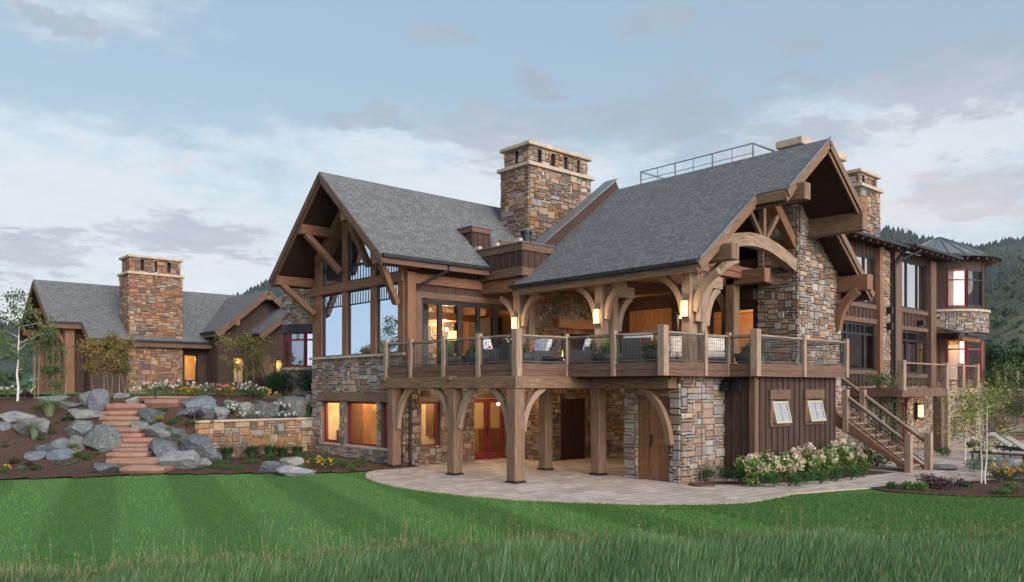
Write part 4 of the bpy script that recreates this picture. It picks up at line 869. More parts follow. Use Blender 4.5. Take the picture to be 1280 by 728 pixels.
# porch back walls: fireplace, timber cladding, doors
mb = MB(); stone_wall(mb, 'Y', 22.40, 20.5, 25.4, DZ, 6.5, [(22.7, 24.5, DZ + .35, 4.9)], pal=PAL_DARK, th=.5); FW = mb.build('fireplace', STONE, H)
one('mantel', INWOOD, FW, lambda m: m.box(22.3, 24.9, 22.02, 22.36, 5.08, 5.46, (1, 0, 0)), .02)
one('firebox', DARKHOLE, FW, lambda m: (m.box(22.6, 24.6, 22.85, 22.95, DZ, 5.0), m.box(22.66, 22.7, 22.42, 22.84, DZ, 5.0), m.box(24.5, 24.54, 22.42, 22.84, DZ, 5.0)))
fm = MB()
for k in range(9): x = 23.1 + k * .12; fm.hexa([(x - .05, 22.6, 3.75), (x + .05, 22.6, 3.75), (x + .05, 22.66, 3.75), (x - .05, 22.66, 3.75), (x - .005, 22.62, 4.0 + random.uniform(.02, .25)), (x + .005, 22.62, 4.1), (x + .005, 22.63, 4.1), (x - .005, 22.63, 4.05)])
fm.build('flame', FIRE, FW); point('fire_glow', (23.6, 22.2, 4.0), 12, (1, .45, .12))
hs = [(16.55, 17.7, DZ, 5.6), (15.25, 16.1, DZ, 5.6), (18.35, 18.75, DZ, 5.6)]
mb = MB(); battens(mb, 'X', 25.4, 15.1, 18.9, DZ, 7.3, hs, sp=.2, w=.012, th=.004); mb.build('timber_cladding', SIDING, H); mb = MB(); battens(mb, 'X', 25.4, 21.0, 22.4, DZ, 7.3, hs, sp=.2, w=.012, th=.004); mb.build('timber_cladding', SIDING, H)
mb = MB(); battens(mb, 'X', 25.38, 18.9, 21.0, DZ, 7.3, [], sp=.2, w=.012, th=.004); mb.build('timber_cladding', INWOOD, H)
timber(H, (25.2, 15.1, 6.0), (25.2, 22.3, 6.0), .3, .4, SOFFIT)
for a, b, c, d in hs: window(H, 'X', 25.4, a, b, c, d, vs_=((a + b) / 2,) if b - a > 1 else (), fr=BLACK, gl=GLASS, w=.1)
for y in (14.9, 16.3): post(H, 23.4, y, DZ, 7., .34, TIMBER); brace(H, (23.4, y + .2, 4.9), (23.4, y + 1., 6.2), TIMBER)
timber(H, (23.4, 13.6, 6.35), (23.4, 20., 6.35), .34, .46, CEDAR); timber(H, (19.2, 14.6, 6.5), (25.3, 14.6, 6.5), .3, .4, CEDAR); timber(H, (19.2, 16.85, 6.5), (25.3, 16.85, 6.5), .3, .42, CEDAR)
# interiors seen through the glass
each('interior_wall', INWOOD, H, [(21.25, 21.4, YA + .1, YN - .1, DZ, 7.2), (XA + .4, 21.2, YN - .45, YN - .35, DZ, 7.), (XA + .3, 21.3, YA + .1, YN - .3, DZ - .06, DZ - .005), (25.6, 29, 22.2, 22.3, DZ, 6.5), (28.9, 29, 15, 22.2, DZ, 6.5), (25.5, 29, 15, 22.3, 6.5, 6.6), (25.5, 29, 15, 22.3, DZ - .1, DZ - .01)])
each('interior_wall', WALLIN, H, [(XA + .3, 23.1, 28.3, 28.4, 0, 3.1), (22.4, 22.5, YA + .3, 28.3, 0, 3.1), (20.2, 22.4, 25.2, 25.3, 0, 3.1), (XA + .3, 23.1, YA + .25, 28.3, -.05, .0), (XA + .3, 23.1, YA + .25, 28.3, 3.02, 3.1), (17.2, 17.3, YA + .3, 25.6, 0, 3.)])
each('interior_beam', INWOOD, H, [(15.9, 21.2, 25.1, 25.35, 5.35, 5.62, (1, 0, 0)), (17.6, 18.0, 27.2, 28.5, DZ, 6.9), (16, 21.2, 22.9, 28.5, 6.95, 7.0)])
one('table_lamp', BRONZE, H, lambda m: m.tube([(18.55, 24.0, DZ + .7), (18.55, 24.0, 4.45)], .05, 8)); one('lamp_shade', LAMP, H, lambda m: m.lathe((18.55, 24.0, 4.45), [(.24, 0), (.17, .38)], 16))
one('side_table', INWOOD, H, lambda m: (m.box(18.0, 19.1, 23.7, 24.3, DZ + .62, DZ + .7), m.box(18.05, 18.12, 23.75, 24.25, DZ, DZ + .62), m.box(18.98, 19.05, 23.75, 24.25, DZ, DZ + .62)))
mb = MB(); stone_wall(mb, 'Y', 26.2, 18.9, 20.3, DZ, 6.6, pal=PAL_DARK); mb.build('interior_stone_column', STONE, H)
each('curtain', WICK, H, [(16.25, 16.6, 22.9, 23.0, DZ, 5.6), (20.6, 20.95, 22.9, 23.0, DZ, 5.6), (15.9, 17.6, 25.9, 26.7, DZ, 4.1), (18.9, 20.9, 23.6, 24.3, DZ, 4.0)])
each('interior_panel', SOFFIT, H, [(16.0, 17.5, 27.9, 28.3, DZ, 6.0), (20.6, 21.2, 24.2, 25.6, DZ, 5.5)])
each('cabinet', DOORWOOD, H, [(16.55, 16.95, 27.2, 28.2, 0, 2.1), (20.3, 21.6, 24.6, 25.1, 0, 1.0), (19.0, 19.25, 24.2, 24.5, 0, 2.0), (17.12, 17.19, 23.3, 23.8, .9, 2.1), (17.12, 17.19, 24.5, 24.9, 1.2, 2.0), (15.75, 16.1, 27.4, 27.9, 0, 1.0), (15.9, 16.7, 24.1, 24.3, .0, 1.0)])
point('hall_light', (18.6, 24.1, 4.75), 60); point('hall_light', (19.3, 25.5, 5.2), 90)
point('cellar_light', (16.1, 26.4, 2.5), 170); point('cellar_light', (19.4, 23.9, 2.6), 60); point('cellar_light', (16.7, 23.4, 2.6), 40); point('suite_light', (27, 17.3, 5.6), 110)
bl = MB()
for q in (onY(610, 505.5, 23.4), onY(623, 505.3, 23.4)): bl.lathe(q, [(.0, -.07), (.07, 0), (.0, .07)], 10)
bl.build('pendant_lamp', BULB, H)
# recessed porch and patio lights
dl = MB()
for x, y, z in ((19.9, 21.3, 6.49), (21.4, 18.6, 7.4), (22.4, 16.4, 8.1)): dl.lathe((x, y, z - .02), [(.07, 0), (.0, .012)], 12)
dl.build('downlight', BULB, H)
point('porch_light', (20.3, 21.2, 6.2), 5); point('porch_light', (23.9, 19.7, 5.6), 14); point('porch_light', (23.0, 15.4, 6.6), 4)
point('patio_light', (17.0, 20.7, 2.5), 38); point('patio_light', (19.4, 20.3, 2.5), 42); point('patio_light', (20.6, 17.0, 2.5), 36)
one('wall_speaker', BLACK, H, lambda m: m.box(17.42, 17.6, YA - .22, YA - .02, 1.45, 1.85))
# ---- outside stair at the right end of the deck (runs towards -Y)
ST = empty('stair'); ST.parent = H
SX0, SX1, SY0, SY1 = 26.02, 27.3, 10.35, 13.1; NS = 11; SZ = 2.05
sm = MB()
for k in range(NS):
    y = lerp(SY0, SY1, k / NS); z = SZ * (k + 1) / NS; ST_ = (SY1 - SY0) / NS
    sm.box(SX0 + .07, SX1 - .07, y - .02, y + ST_ + .01, z - .05, z, (1, 0, 0)); sm.box(SX0 + .07, SX1 - .07, y + .01, y + .04, z - SZ / NS, z - .05, (1, 0, 0), m=1)
sm.box(SX0, SX1, SY1 - .02, 13.5, SZ - .04, SZ + .08); 
for k in range(4): sm.box(25.5, SX0 + .3 - k * .1, 12.75, 13.5, SZ + .08 + k * .28, SZ + .08 + (k + 1) * .28)
sm.build('steps', [TIMBER2, TRIM], ST)
sl_ = SZ / (SY1 - SY0)
for x in (SX0, SX1 - .07):
    one('stringer', CEDAR, ST, lambda m: m.hexa([(x, SY0 - .15, -.0), (x + .07, SY0 - .15, -.0), (x + .07, SY1, SZ - .38), (x, SY1, SZ - .38), (x, SY0 - .15, .12), (x + .07, SY0 - .15, .12), (x + .07, SY1, SZ + .12), (x, SY1, SZ + .12)], (0, 1, sl_)), .01)
for x, y, z0, z1, w in ((SX0 + .0, 12.24, 1.2, 2.62, .18), (SX1, 12.24, 1.2, 2.62, .18), (SX0 + .0, 10.22, 0, 1.2, .20), (SX1, 10.1, 0, 1.2, .21)):
    post(ST, x, y, z0, z1, w, TIMBER2, 'stair_post', .012)
def srail(x, ya, yb, za):
    m = MB(); zb = za + (yb - ya) * sl_; m.beam((x, ya, za), (x, yb, zb), .11, .06); o = m.build('handrail', TIMBER2, ST)
    g = MB(); g.beam((x, ya, za - .07), (x, yb, zb - .07), .04, .04); g.beam((x, ya, za - .72), (x, yb, zb - .72), .03, .03)
    n = 14
    for k in range(1, n):
        y = lerp(ya, yb, k / n); z = lerp(za, zb, k / n); t = .022 if k == n // 2 else .007; g.beam((x, y, z - .72), (x, y, z - .07), t, t, (1, 0, 0))
    for k in range(1, 5): g.beam((x, ya, za - .72 + k * .13), (x, yb, zb - .72 + k * .13), .007, .007)
    g.build('rail_panel', BLACK, o)
srail(SX0, 10.35, 12.13, 1.02); srail(SX1, 10.24, 13.0, .98)
# ---- right wing: two-storey wall of windows
YW = 15.0; X0w, X1w = 28.4, 40.95
b1 = (31.0, 34.6); b2 = (37.13, 40.2)
wins = [(b1[0], b1[1], 3.42, 5.40), (b1[0], b1[1], 6.25, 8.3), (b2[0], b2[1], 3.32, 5.30), (b2[0], b2[1], 6.32, 8.55)]
mb = MB(); battens(mb, 'Y', YW, X0w, X1w, 2.7, 8.9, wins + [(34.96, 35.8, 0, 9)], sp=.36, w=.07); WG = mb.build('siding_wall', SIDING, H)
mb = MB(); stone_wall(mb, 'Y', YW - .12, 34.96, 35.8, 0, 8.7, pal=PAL_GREY, th=.4); stone_wall(mb, 'Y', YW, X0w, X1w, -.1, 2.75, [(36.9, 37.9, 0, 2.2)], pal=PAL_GREY); mb.build('stone_wall', STONE, H)
one('trim', TRIM, WG, lambda m: [m.box(a, b, YW - .07, YW - .002, c, d, ax) for a, b, c, d, ax in ((28.4, 34.9, 5.42, 5.62, (1, 0, 0)), (28.4, 34.9, 6.05, 6.24, (1, 0, 0)), (36.9, 40.9, 5.32, 5.5, (1, 0, 0)), (36.9, 40.9, 6.12, 6.31, (1, 0, 0)), (28.4, 34.9, 3.24, 3.41, (1, 0, 0)), (36.9, 40.9, 3.14, 3.31, (1, 0, 0)))])
for x, w in ((34.8, .30), (36.55, .74), (40.62, .62)): post(H, x, YW - .1, 0 if w > .7 else 2.7, 8.75, w, CEDAR if w < .5 else TRIM, 'corner_board', w2=.24)
for (a, b, c, d), gl, i in zip(wins, (GLASS, PINKGL, GLASS, PINKGL), range(4)):
    v = (a + (b - a) * .30, a + (b - a) * .70) if i >= 2 else (a + (b - a) * .28, a + (b - a) * .74)
    window(H, 'Y', YW, a, b, c, d, vs_=v, hs_=((d - .45,) if i in (0, 2) else ()), grid=(a, b, d - .4, d - .07, 10, 1) if i in (0, 2) else None, fr=BLACK, gl=gl, w=.09)
rp = [(27.5, YW - .75, 8.88), (36.2, YW - .75, 8.88), (36.2, 21, 10.9), (27.5, 21, 10.9)]; RW = roof_slab(H, rp, .07, (1, 0, 0), mat=SHINGLE)
rp2 = [(36.25, YW - .95, 8.98), (42.0, YW - .95, 8.98), (42.0, 21, 11.1), (36.25, 21, 11.1)]; RW2 = roof_slab(H, rp2, .07, (1, 0, 0), mat=SHINGLE)
for RR, (a, b, y, z) in ((RW, (27.6, 36.2, YW - .75, 8.88)), (RW2, (36.3, 42., YW - .95, 8.98))):
    gutter(RR, (a, y - .05, z - .05), (b, y - .05, z - .05))
    [one('rafter_tail', TRIM, RR, lambda m: m.beam((x, y + .02, z - .14), (x, YW + .3, z - .14 + .3), .09, .14)) for x in frange(a + .2, b - .2, .7)]
soffit(RW, rp, .08, .05, (1, 0, 0)); soffit(RW2, rp2, .08, .05, (1, 0, 0))
pipe(H, [(35.9, YW - .85, 8.75), (35.95, YW - .4, 8.35), (35.95, YW - .3, 8.2), (35.95, YW - .3, .3)], .06, BLACK)
pipe(H, [(37.3, YW - .9, 8.8), (36.1, YW - .45, 8.3), (35.97, YW - .32, 8.1)], .05, BLACK)
each('wall_speaker', BLACK, H, [(35.35, 35.57, YW - .40, YW - .18, 5.9, 6.2), (35.35, 35.57, YW - .40, YW - .18, 5.2, 5.5), (39.1, 39.4, YW - .3, YW - .04, 5.6, 5.82)])
chimney(H, 34.0, 35.9, 15.35, 17.4, 8.6, 11.35, 12.15, 3, 2, PAL)
each('interior_wall', INWOOD, H, [(28.5, 41, 18.5, 18.6, 2.8, 8.8), (28.5, 41, YW + .35, 18.5, 3., 3.08), (28.5, 41, YW + .35, 18.5, 5.72, 5.86), (36, 36.1, YW + .35, 18.5, 3., 8.8)])
each('interior_wall', WALLIN, H, [(36, 41, 18, 18.1, 0, 2.7)])
point('wing_light', (38.4, 16.8, 5.2), 60); point('wing_light', (37.6, 16.6, 2.2), 60)
d_ = MB()
for q in ((36.9, 37.02, .02, 2.2), (37.78, 37.9, .02, 2.2), (37.02, 37.78, .02, .3), (37.02, 37.78, 2.05, 2.2)): pbox(d_, 'Y', YW, *q, -.05, -.15)
d_ = d_.build('door', RED, H); p_ = MB(); p_.face([PL('Y', YW, a, z, -.1) for a, z in ((36.95, .1), (37.85, .1), (37.85, 2.15), (36.95, 2.15))]); p_.build('pane', GLASS, d_)
one('lintel', TIMBER, H, lambda m: m.box(36.6, 38.2, YW - .14, YW, 2.22, 2.5, (1, 0, 0)))
s = one('wall_lamp', BRONZE, H, lambda m: m.box(38.72, 39.0, YW - .2, YW - .06, 1.2, 1.95)); one('lamp_shade', LAMP, s, lambda m: m.box(38.74, 38.98, YW - .34, YW - .205, 1.3, 1.85)); point('sconce_light', (38.86, YW - .6, 1.6), 18)
# wing balcony
BF = 12.75; bz = 2.66; BX0, BX1 = 31.6, 39.9
BD = empty('balcony'); BD.parent = H
one('deck_boards', TIMBER, BD, lambda m: [m.box(BX0, BX1, lerp(BF, YW - .16, k / 14) + .004, lerp(BF, YW - .16, (k + 1) / 14) - .004, bz - .05, bz, (1, 0, 0)) for k in range(14)])
one('fascia_boards', TRIM, BD, lambda m: (m.box(BX0, 36.1, BF - .1, BF - .02, bz - .34, bz - .02, (1, 0, 0)), m.box(BX0 - .06, BX0, BF, YW - .2, bz - .34, bz - .02, (0, 1, 0))))
timber(BD, (36.1, BF - .05, bz - .18), (BX1 + .2, BF - .05, bz - .18), .2, .34, TIMBER2)
bps = [BX0 + .1, 36.1, 38.0, 39.85]
for x in bps: post(BD, x, BF - .05, bz - .1, bz + 1.08, .24, TIMBER2, 'rail_post')
for a, b in zip(bps[:-1], bps[1:]):
    one('handrail', TIMBER2, BD, lambda m: m.beam((a, BF - .05, bz + .98), (b, BF - .05, bz + .98), .13, .05))
    one('rail_panel', BRONZE, BD, lambda m: [m.beam((a, BF - .05, bz + .1 + k * .1), (b, BF - .05, bz + .1 + k * .1), .012, .012) for k in range(8)])
post(BD, 35.7, BF + .05, 0, bz - .35, .34, TRIM, 'support_post'); post(BD, 36.28, BF - .0, 0, bz - .35, .34, TIMBER2, 'support_post'); post(BD, 39.75, BF, 0, bz - .35, .26, TIMBER2, 'support_post')
brace(BD, (36.45, BF, 1.5), (37.3, BF, bz - .36), TIMBER2); brace(BD, (39.6, BF, 1.2), (38.7, BF, bz - .36), TRIM)
# round tower at the end of the wing
TC = Vector((44.9, 16.1, 0)); TR = 2.12
TW = empty('tower'); TW.parent = H
def around(ang, r, z): return (TC.x + r * math.cos(ang), TC.y + r * math.sin(ang), z)
fa = math.atan2(-16.1, -44.9)                                       # towards the viewer
def ringwall(mb, r, z0, z1, a0, a1, n, vert=True, m=0):
    for k in range(n):
        p, q = lerp(a0, a1, k / n), lerp(a0, a1, (k + 1) / n)
        mb.hexa([around(p, r - .12, z0), around(q, r - .12, z0), around(q, r, z0), around(p, r, z0), around(p, r - .12, z1), around(q, r - .12, z1), around(q, r, z1), around(p, r, z1)], (0, 0, 1), m=m)
        if vert: mb.hexa([around(p - .012, r, z0), around(p + .012, r, z0), around(p + .012, r + .03, z0), around(p - .012, r + .03, z0), around(p - .012, r, z1), around(p + .012, r, z1), around(p + .012, r + .03, z1), around(p - .012, r + .03, z1)], (0, 0, 1), m=m)
wa0, wa1 = fa + .18, fa + 1.15                                      # the window band
mb = MB(); ringwall(mb, TR, 6.62, 9.2, wa1, fa + 2 * math.pi + .18, 22); ringwall(mb, TR, 6.62, 6.75, wa0, wa1, 6, False); ringwall(mb, TR, 8.62, 9.2, wa0, wa1, 6, False); mb.build('upper_drum', SIDING, TW)
mb = MB(); mb.lathe(TC, [(TR + .12, 5.45), (TR + .12, 6.5)], 40, col=(.09, .08, .07)); Cc = 2 * math.pi * (TR + .12)
stone(mb, lambda u, v, o: around(u / (TR + .12), TR + .12 + o, 5.45 + v), Cc, 1.05, pal=PAL_GREY); stone(mb, lambda u, v, o: around(u / (TR - .1), TR - .1 + o, v), 2 * math.pi * (TR - .1), 3.0, pal=PAL_GREY); mb.lathe(TC, [(TR - .1, 0), (TR - .1, 3.)], 40, col=(.09, .08, .07)); mb.build('stone_band', STONE, TW)
one('ledge', CAPST, TW, lambda m: m.lathe(TC, [(TR - .1, 6.5), (TR + .24, 6.5), (TR + .24, 6.62), (TR - .1, 6.62)], 40))
one('steel_band', BLACK, TW, lambda m: m.lathe(TC, [(TR - .1, 5.12), (TR + .04, 5.12), (TR + .04, 5.44), (TR - .1, 5.44)], 40))
mb = MB(); ringwall(mb, TR - .04, 3.0, 5.12, wa1, fa + 2 * math.pi - .75, 20); mb.build('lower_drum', TRIM, TW); mb = MB(); ringwall(mb, TR - .04, 3.0, 5.12, fa - .1, fa + .18, 2); mb.build('lower_drum', TRIM, TW)
for z0, z1, fr, parts in ((6.75, 8.62, RED, ((fa + .18, fa + .60), (fa + .64, fa + 1.12))), (3.0, 5.12, RED, ((fa + .18, fa + .60), (fa + .64, fa + 1.12), (fa - .72, fa - .12)))):
    for i, (a, b) in enumerate(parts):
        w_ = MB(); n = 3; rw = TR - .03
        for k in range(n):
            p, q = lerp(a, b, k / n), lerp(a, b, (k + 1) / n)
            for za, zb in ((z0, z0 + .08), (z1 - .08, z1), (z1 - .55, z1 - .48)): w_.beam(around(p, rw, (za + zb) / 2), around(q, rw, (za + zb) / 2), .08, zb - za)
        for q in (a, b): w_.beam(around(q, rw, z0), around(q, rw, z1), .09, .09, (1, 0, 0))
        wo = w_.build('window', fr if not (z0 > 6 and i) else BLACK, TW); p_ = MB()
        for k in range(n): p, q = lerp(a, b, k / n), lerp(a, b, (k + 1) / n); p_.face([around(p, rw, z0), around(q, rw, z0), around(q, rw, z1), around(p, rw, z1)])
        p_.build('pane', TOWERGL if i == 0 else GLASS, wo)
rm = MB(); rm.lathe(TC, [(TR + .62, 9.32), (.08, 10.62)], 48); rm.lathe(TC, [(TR + .62, 9.32), (TR + .62, 9.22), (TR - .2, 9.22)], 48)
for k in range(24): a = 2 * math.pi * k / 24; rm.beam(around(a, TR + .62, 9.34), around(a, .1, 10.62), .03, .05)
rm.build('roof', ROOFMET, TW); one('gutter', BLACK, TW, lambda m: m.lathe(TC, [(TR + .63, 9.2), (TR + .74, 9.2), (TR + .74, 9.33), (TR + .63, 9.33)], 48))
[one('rafter_tail', TRIM, TW, lambda m: m.beam(around(a, TR, 9.12), around(a, TR + .56, 9.12), .09, .12)) for a in [2 * math.pi * k / 30 for k in range(30)]]
one('interior_wall', WALLIN, TW, lambda m: m.lathe(TC, [(1.2, 3.), (1.2, 9)], 16)); [one('interior_floor', WALLIN, TW, lambda m: m.lathe(TC, [(0, z), (2, z)], 16)) for z in (3., 6.)]
bl = MB(); [bl.lathe(around(fa - .4 + k * .12, 1.75, 4.4), [(0, -.05), (.05, 0), (0, .05)], 8) for k in range(5)]; bl.build('pendant_lamp', BULB, TW)
point('tower_light', around(fa - .2, 1.6, 4.7), 12); point('tower_light', around(fa + .6, 1.6, 4.7), 12)
# little shed roof joining tower and wing
lr = roof_slab(H, [(40.9, 13.5, 5.25), (43.3, 13.5, 5.25), (43.3, 15.2, 5.75), (40.9, 15.2, 5.75)], .06, (1, 0, 0)); gutter(lr, (40.9, 13.45, 5.2), (43.3, 13.45, 5.2)); timber(lr, (40.9, 13.7, 5.02), (43.2, 13.7, 5.02), .2, .26, CEDAR)
# ---- round stone bay left of the big gable
BC = Vector((17.5, 32.9, 0)); BR = 1.42
def ab(a, r, z): return (BC.x + r * math.cos(a), BC.y + r * math.sin(a), z)
fb_ = math.atan2(-BC.y, -BC.x); RB = empty('stone_bay'); RB.parent = H
mb = MB()
for z0, z1 in ((1.8, 3.45), (5.45, 7.3)):
    mb.lathe(BC, [(BR, z0), (BR, z1)], 36, col=(.09, .08, .07)); stone(mb, lambda u, v, o: ab(u / BR, BR + o, z0 + v), 2 * math.pi * BR, z1 - z0, pal=PAL_GREY, wmax=3)
mb.build('stone_drum', STONE, RB)
one('ledge', CAPST, RB, lambda m: m.lathe(BC, [(0, 7.42), (BR + .1, 7.42), (BR + .1, 7.3), (0, 7.3)], 32)); one('ledge', CAPST, RB, lambda m: (m.lathe(BC, [(BR - .2, 3.45), (BR + .12, 3.45), (BR + .12, 3.56), (BR - .2, 3.56)], 32)))
one('steel_band', BLACK, RB, lambda m: m.lathe(BC, [(BR - .2, 5.1), (BR + .05, 5.1), (BR + .05, 5.45), (BR - .2, 5.45)], 32))
one('siding_wall', TRIM, RB, lambda m: m.lathe(BC, [(BR - .1, 3.5), (BR - .1, 5.15)], 30, fb_ + 1.5, fb_ + 2 * math.pi - 1.5))
for k in range(5):
    a, b = fb_ - 1.5 + k * .6, fb_ - 1.5 + (k + 1) * .6 - .03; w_ = MB(); r = BR - .06
    for z in (3.6, 4.78, 5.08): w_.beam(ab(a, r, z), ab(b, r, z), .08, .08)
    for q in (a, b): w_.beam(ab(q, r, 3.56), ab(q, r, 5.1), .09, .09, (1, 0, 0))
    w_.beam(ab((a + b) / 2, r, 4.78), ab((a + b) / 2, r, 5.08), .03, .03, (1, 0, 0))
    wo = w_.build('window', RED, RB); p_ = MB(); p_.face([ab(a, r, 3.56), ab(b, r, 3.56), ab(b, r, 5.1), ab(a, r, 5.1)]); p_.build('pane', MIRROR, wo)
point('bay_light', (17.5, 32.9, 4.6), 8)
# ================================================================== GUEST HOUSE, far left
G = root('guest_house', 'long single-storey brown lodge wing with a tall rust-coloured stone chimney, far left behind the boulders', 'house')
GZ = TERR; gy0 = 48.7; ry, rz = 54., 9.1; gs = (rz - 5.45) / (ry - gy0)
def gr(y): return rz - gs * abs(y - ry)
GX0, GXm, GX1 = 10.3, 12.0, 27.
RG = roof_slab(G, [(GX0, 50.1, gr(50.1)), (GXm, 50.1, gr(50.1)), (GXm, gy0, gr(gy0)), (GX1, gy0, gr(gy0)), (GX1, ry, rz), (GX0, ry, rz)], .08, (1, 0, 0))
roof_slab(G, [(GX0, ry, rz), (GX1, ry, rz), (GX1, 59, gr(59)), (GX0, 59, gr(59))], .08, (1, 0, 0))
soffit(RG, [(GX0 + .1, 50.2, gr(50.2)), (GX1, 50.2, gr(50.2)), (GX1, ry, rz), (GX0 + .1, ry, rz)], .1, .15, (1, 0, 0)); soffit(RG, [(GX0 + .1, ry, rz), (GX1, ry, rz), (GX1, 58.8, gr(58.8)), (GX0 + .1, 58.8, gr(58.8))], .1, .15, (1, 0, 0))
f = MB()
for p, q in (((GX0, 50.1, gr(50.1)), (GX0, ry, rz)), ((GX0, ry, rz), (GX0, 59, gr(59))), ((GX0, 50.1, gr(50.1)), (GXm, 50.1, gr(50.1))), ((GXm, 50.1, gr(50.1)), (GXm, gy0, gr(gy0))), ((GXm, gy0, gr(gy0)), (GX1, gy0, gr(gy0)))): f.beam(Vector(p) + Vector((0, .02, -.24)), Vector(q) + Vector((0, .02, -.24)), .07, .32)
f.build('fascia', TRIM, RG); gutter(RG, (GXm, gy0 - .06, gr(gy0) - .06), (19.3, gy0 - .06, gr(gy0) - .06)); gutter(RG, (GX0 + .1, 50.04, gr(50.1) - .06), (GXm, 50.04, gr(50.1) - .06))
wn = (17.45, 18.35, 3.0, 4.75)
mb = MB(); lapboards(mb, 'Y', 49.6, 12.3, 19.4, GZ - .2, 5.6, [wn]); mb.build('siding_wall', SIDING, G)
mb = MB(); battens(mb, 'Y', 50.9, 11.6, 12.6, GZ - .2, 6.4, sp=.4); battens(mb, 'X', 12.3, 49.6, 50.9, GZ - .2, 5.8, sp=.4); wall(mb, 'y', 58, 11.6, 27, GZ, 6); mb.build('siding_wall', SIDING, G)
window(G, 'Y', 49.6, *wn, fr=BLACK, gl=GLASS, w=.12)
each('interior_wall', WALLIN, G, [(12.8, 25, 52, 52.1, GZ, 5.4), (17, 17.1, 49.9, 52, GZ, 5.4), (19, 19.1, 49.9, 52, GZ, 5.4), (19.5, 24, 49.5, 49.6, GZ, 5.5)])
chimney(G, 14.2, 17.2, 49.0, 50.8, GZ - .4, 9.28, 10.42, 3, 1, PAL_RUST)
# gable end facing left: timber posts, glass, outriggers
for y in (51.0, 52.5, 54., 55.5, 57.): post(G, 11.35, y, GZ - .2, min(gr(y) - .5, 7.8), .26, CEDAR)
post(G, 11.45, 50.75, GZ - .2, 6.35, .5, CEDAR)
timber(G, (11.35, 50.7, 5.6), (11.35, 57.4, 5.6), .24, .26, CEDAR)
for k, y in enumerate((51.1, 52.6, 54.1, 55.6)): window(G, 'X', 11.4, y + .12, y + 1.28, 3.3, 5.45, fr=BLACK, gl=MIRROR, w=.08); window(G, 'X', 11.4, y + .12, y + 1.28, 5.75, min(gr(y + .1), gr(y + 1.3)) - .55, fr=BLACK, gl=MIRROR, w=.08)
mb = MB(); stone_wall(mb, 'X', 11.4, 50.9, 57.5, GZ - .3, 3.2, pal=PAL_RUST); mb.build('stone_wall', STONE, G)
for y in (50.6, 52.2, 55.8, 57.6): timber(G, (GX0 + .12, y, gr(y) - .5), (11.6, y, gr(y) - .5), .3, .36, CEDAR, 'purlin'); timber(G, (GX0 + .4, y, gr(y) - .65), (11.3, y + (.3 if y < 54 else -.3), gr(y) - 1.7), .18, .2, CEDAR, 'strut', up=(0, 1, 0))
# two smaller gables on its right
def small_gable(xp, zp, y0, half, ez, yb, name):
    s = (zp - ez) / half
    rl = roof_slab(G, [(xp - half, y0, ez), (xp, y0, zp), (xp, yb, zp), (xp - half, yb, ez)], .08, (0, 1, 0)); rr_ = roof_slab(G, [(xp, y0, zp), (xp + half, y0, ez), (xp + half, yb, ez), (xp, yb, zp)], .08, (0, 1, 0))
    soffit(rl, [(xp - half + .06, y0 + .05, ez), (xp, y0 + .05, zp), (xp, yb, zp), (xp - half + .06, yb, ez)], .1, .1, (0, 1, 0)); soffit(rr_, [(xp, y0 + .05, zp), (xp + half - .06, y0 + .05, ez), (xp + half - .06, yb, ez), (xp, yb, zp)], .1, .1, (0, 1, 0))
    f = MB()
    for q in ((xp - half, y0, ez), (xp + half, y0, ez)): f.beam(Vector(q) + Vector((0, 0, -.22)), Vector((xp, y0, zp - .22)), .08, .34)
    f.beam((xp - half, y0, ez - .18), (xp - half, yb, ez - .18), .07, .28); f.build('fascia', TRIM, rl); gutter(rl, (xp - half - .06, y0, ez - .04), (xp - half - .06, yb, ez - .04))
    for a in (xp, xp - half * .62): timber(rl, (a, y0 - .1, zp - s * abs(a - xp) - .5), (a, y0 + 1, zp - s * abs(a - xp) - .5), .26, .3, CEDAR, 'purlin')
    return lambda x: zp - s * abs(x - xp)
t1 = small_gable(21.8, 8.8, 47., 3.25, 6.05, 53.5, 'a'); t2 = small_gable(24.3, 9.05, 45.2, 3.85, 5.9, 50, 'b')
w1 = (19.9, 20.62, 2.95, 4.55); w2 = (21.85, 22.3, 2.95, 4.4)
mb = MB(); battens(mb, 'Y', 47.9, 18.9, 24.8, GZ - .2, 9, [w1], sp=.38, w=.06, top=lambda x: t1(x) - .2); battens(mb, 'X', 18.9, 47.9, 49.6, GZ - .2, 5.9, sp=.36); mb.build('siding_wall', SIDING, G)
mb = MB(); lapboards(mb, 'Y', 46.1, 20.9, 27.6, GZ - .2, 8.6, [w2], top=lambda z: (20.9 if z < 5.9 else 24.3 - (9.05 - .2 - z) / .818, 27.6 if z < 5.9 else 24.3 + (9.05 - .2 - z) / .818)); battens(mb, 'X', 20.9, 46.1, 47.8, GZ - .2, 5.7, sp=.36); mb.build('siding_wall', SIDING, G)
window(G, 'Y', 47.9, *w1, fr=BLACK, gl=GLASS, w=.05); window(G, 'Y', 46.1, *w2, fr=BLACK, gl=GLASS, w=.05)
each('interior_wall', WALLIN, G, [(19.4, 21.2, 48.3, 48.36, GZ, 5.), (21.5, 22.8, 46.6, 46.66, GZ, 5.)])
pipe(G, [(19.25, gy0 - .05, 5.2), (19.0, 49.4, 4.9), (18.85, 49.5, 4.7), (18.85, 49.5, GZ)], .06, BLACK)
point('room_light', (17.8, 50.9, 4.5), 60, (1, .5, .16)); point('room_light', (20.3, 48.12, 4.2), 7, (1, .5, .16)); point('room_light', (22.1, 46.4, 4.1), 7, (1, .55, .2))
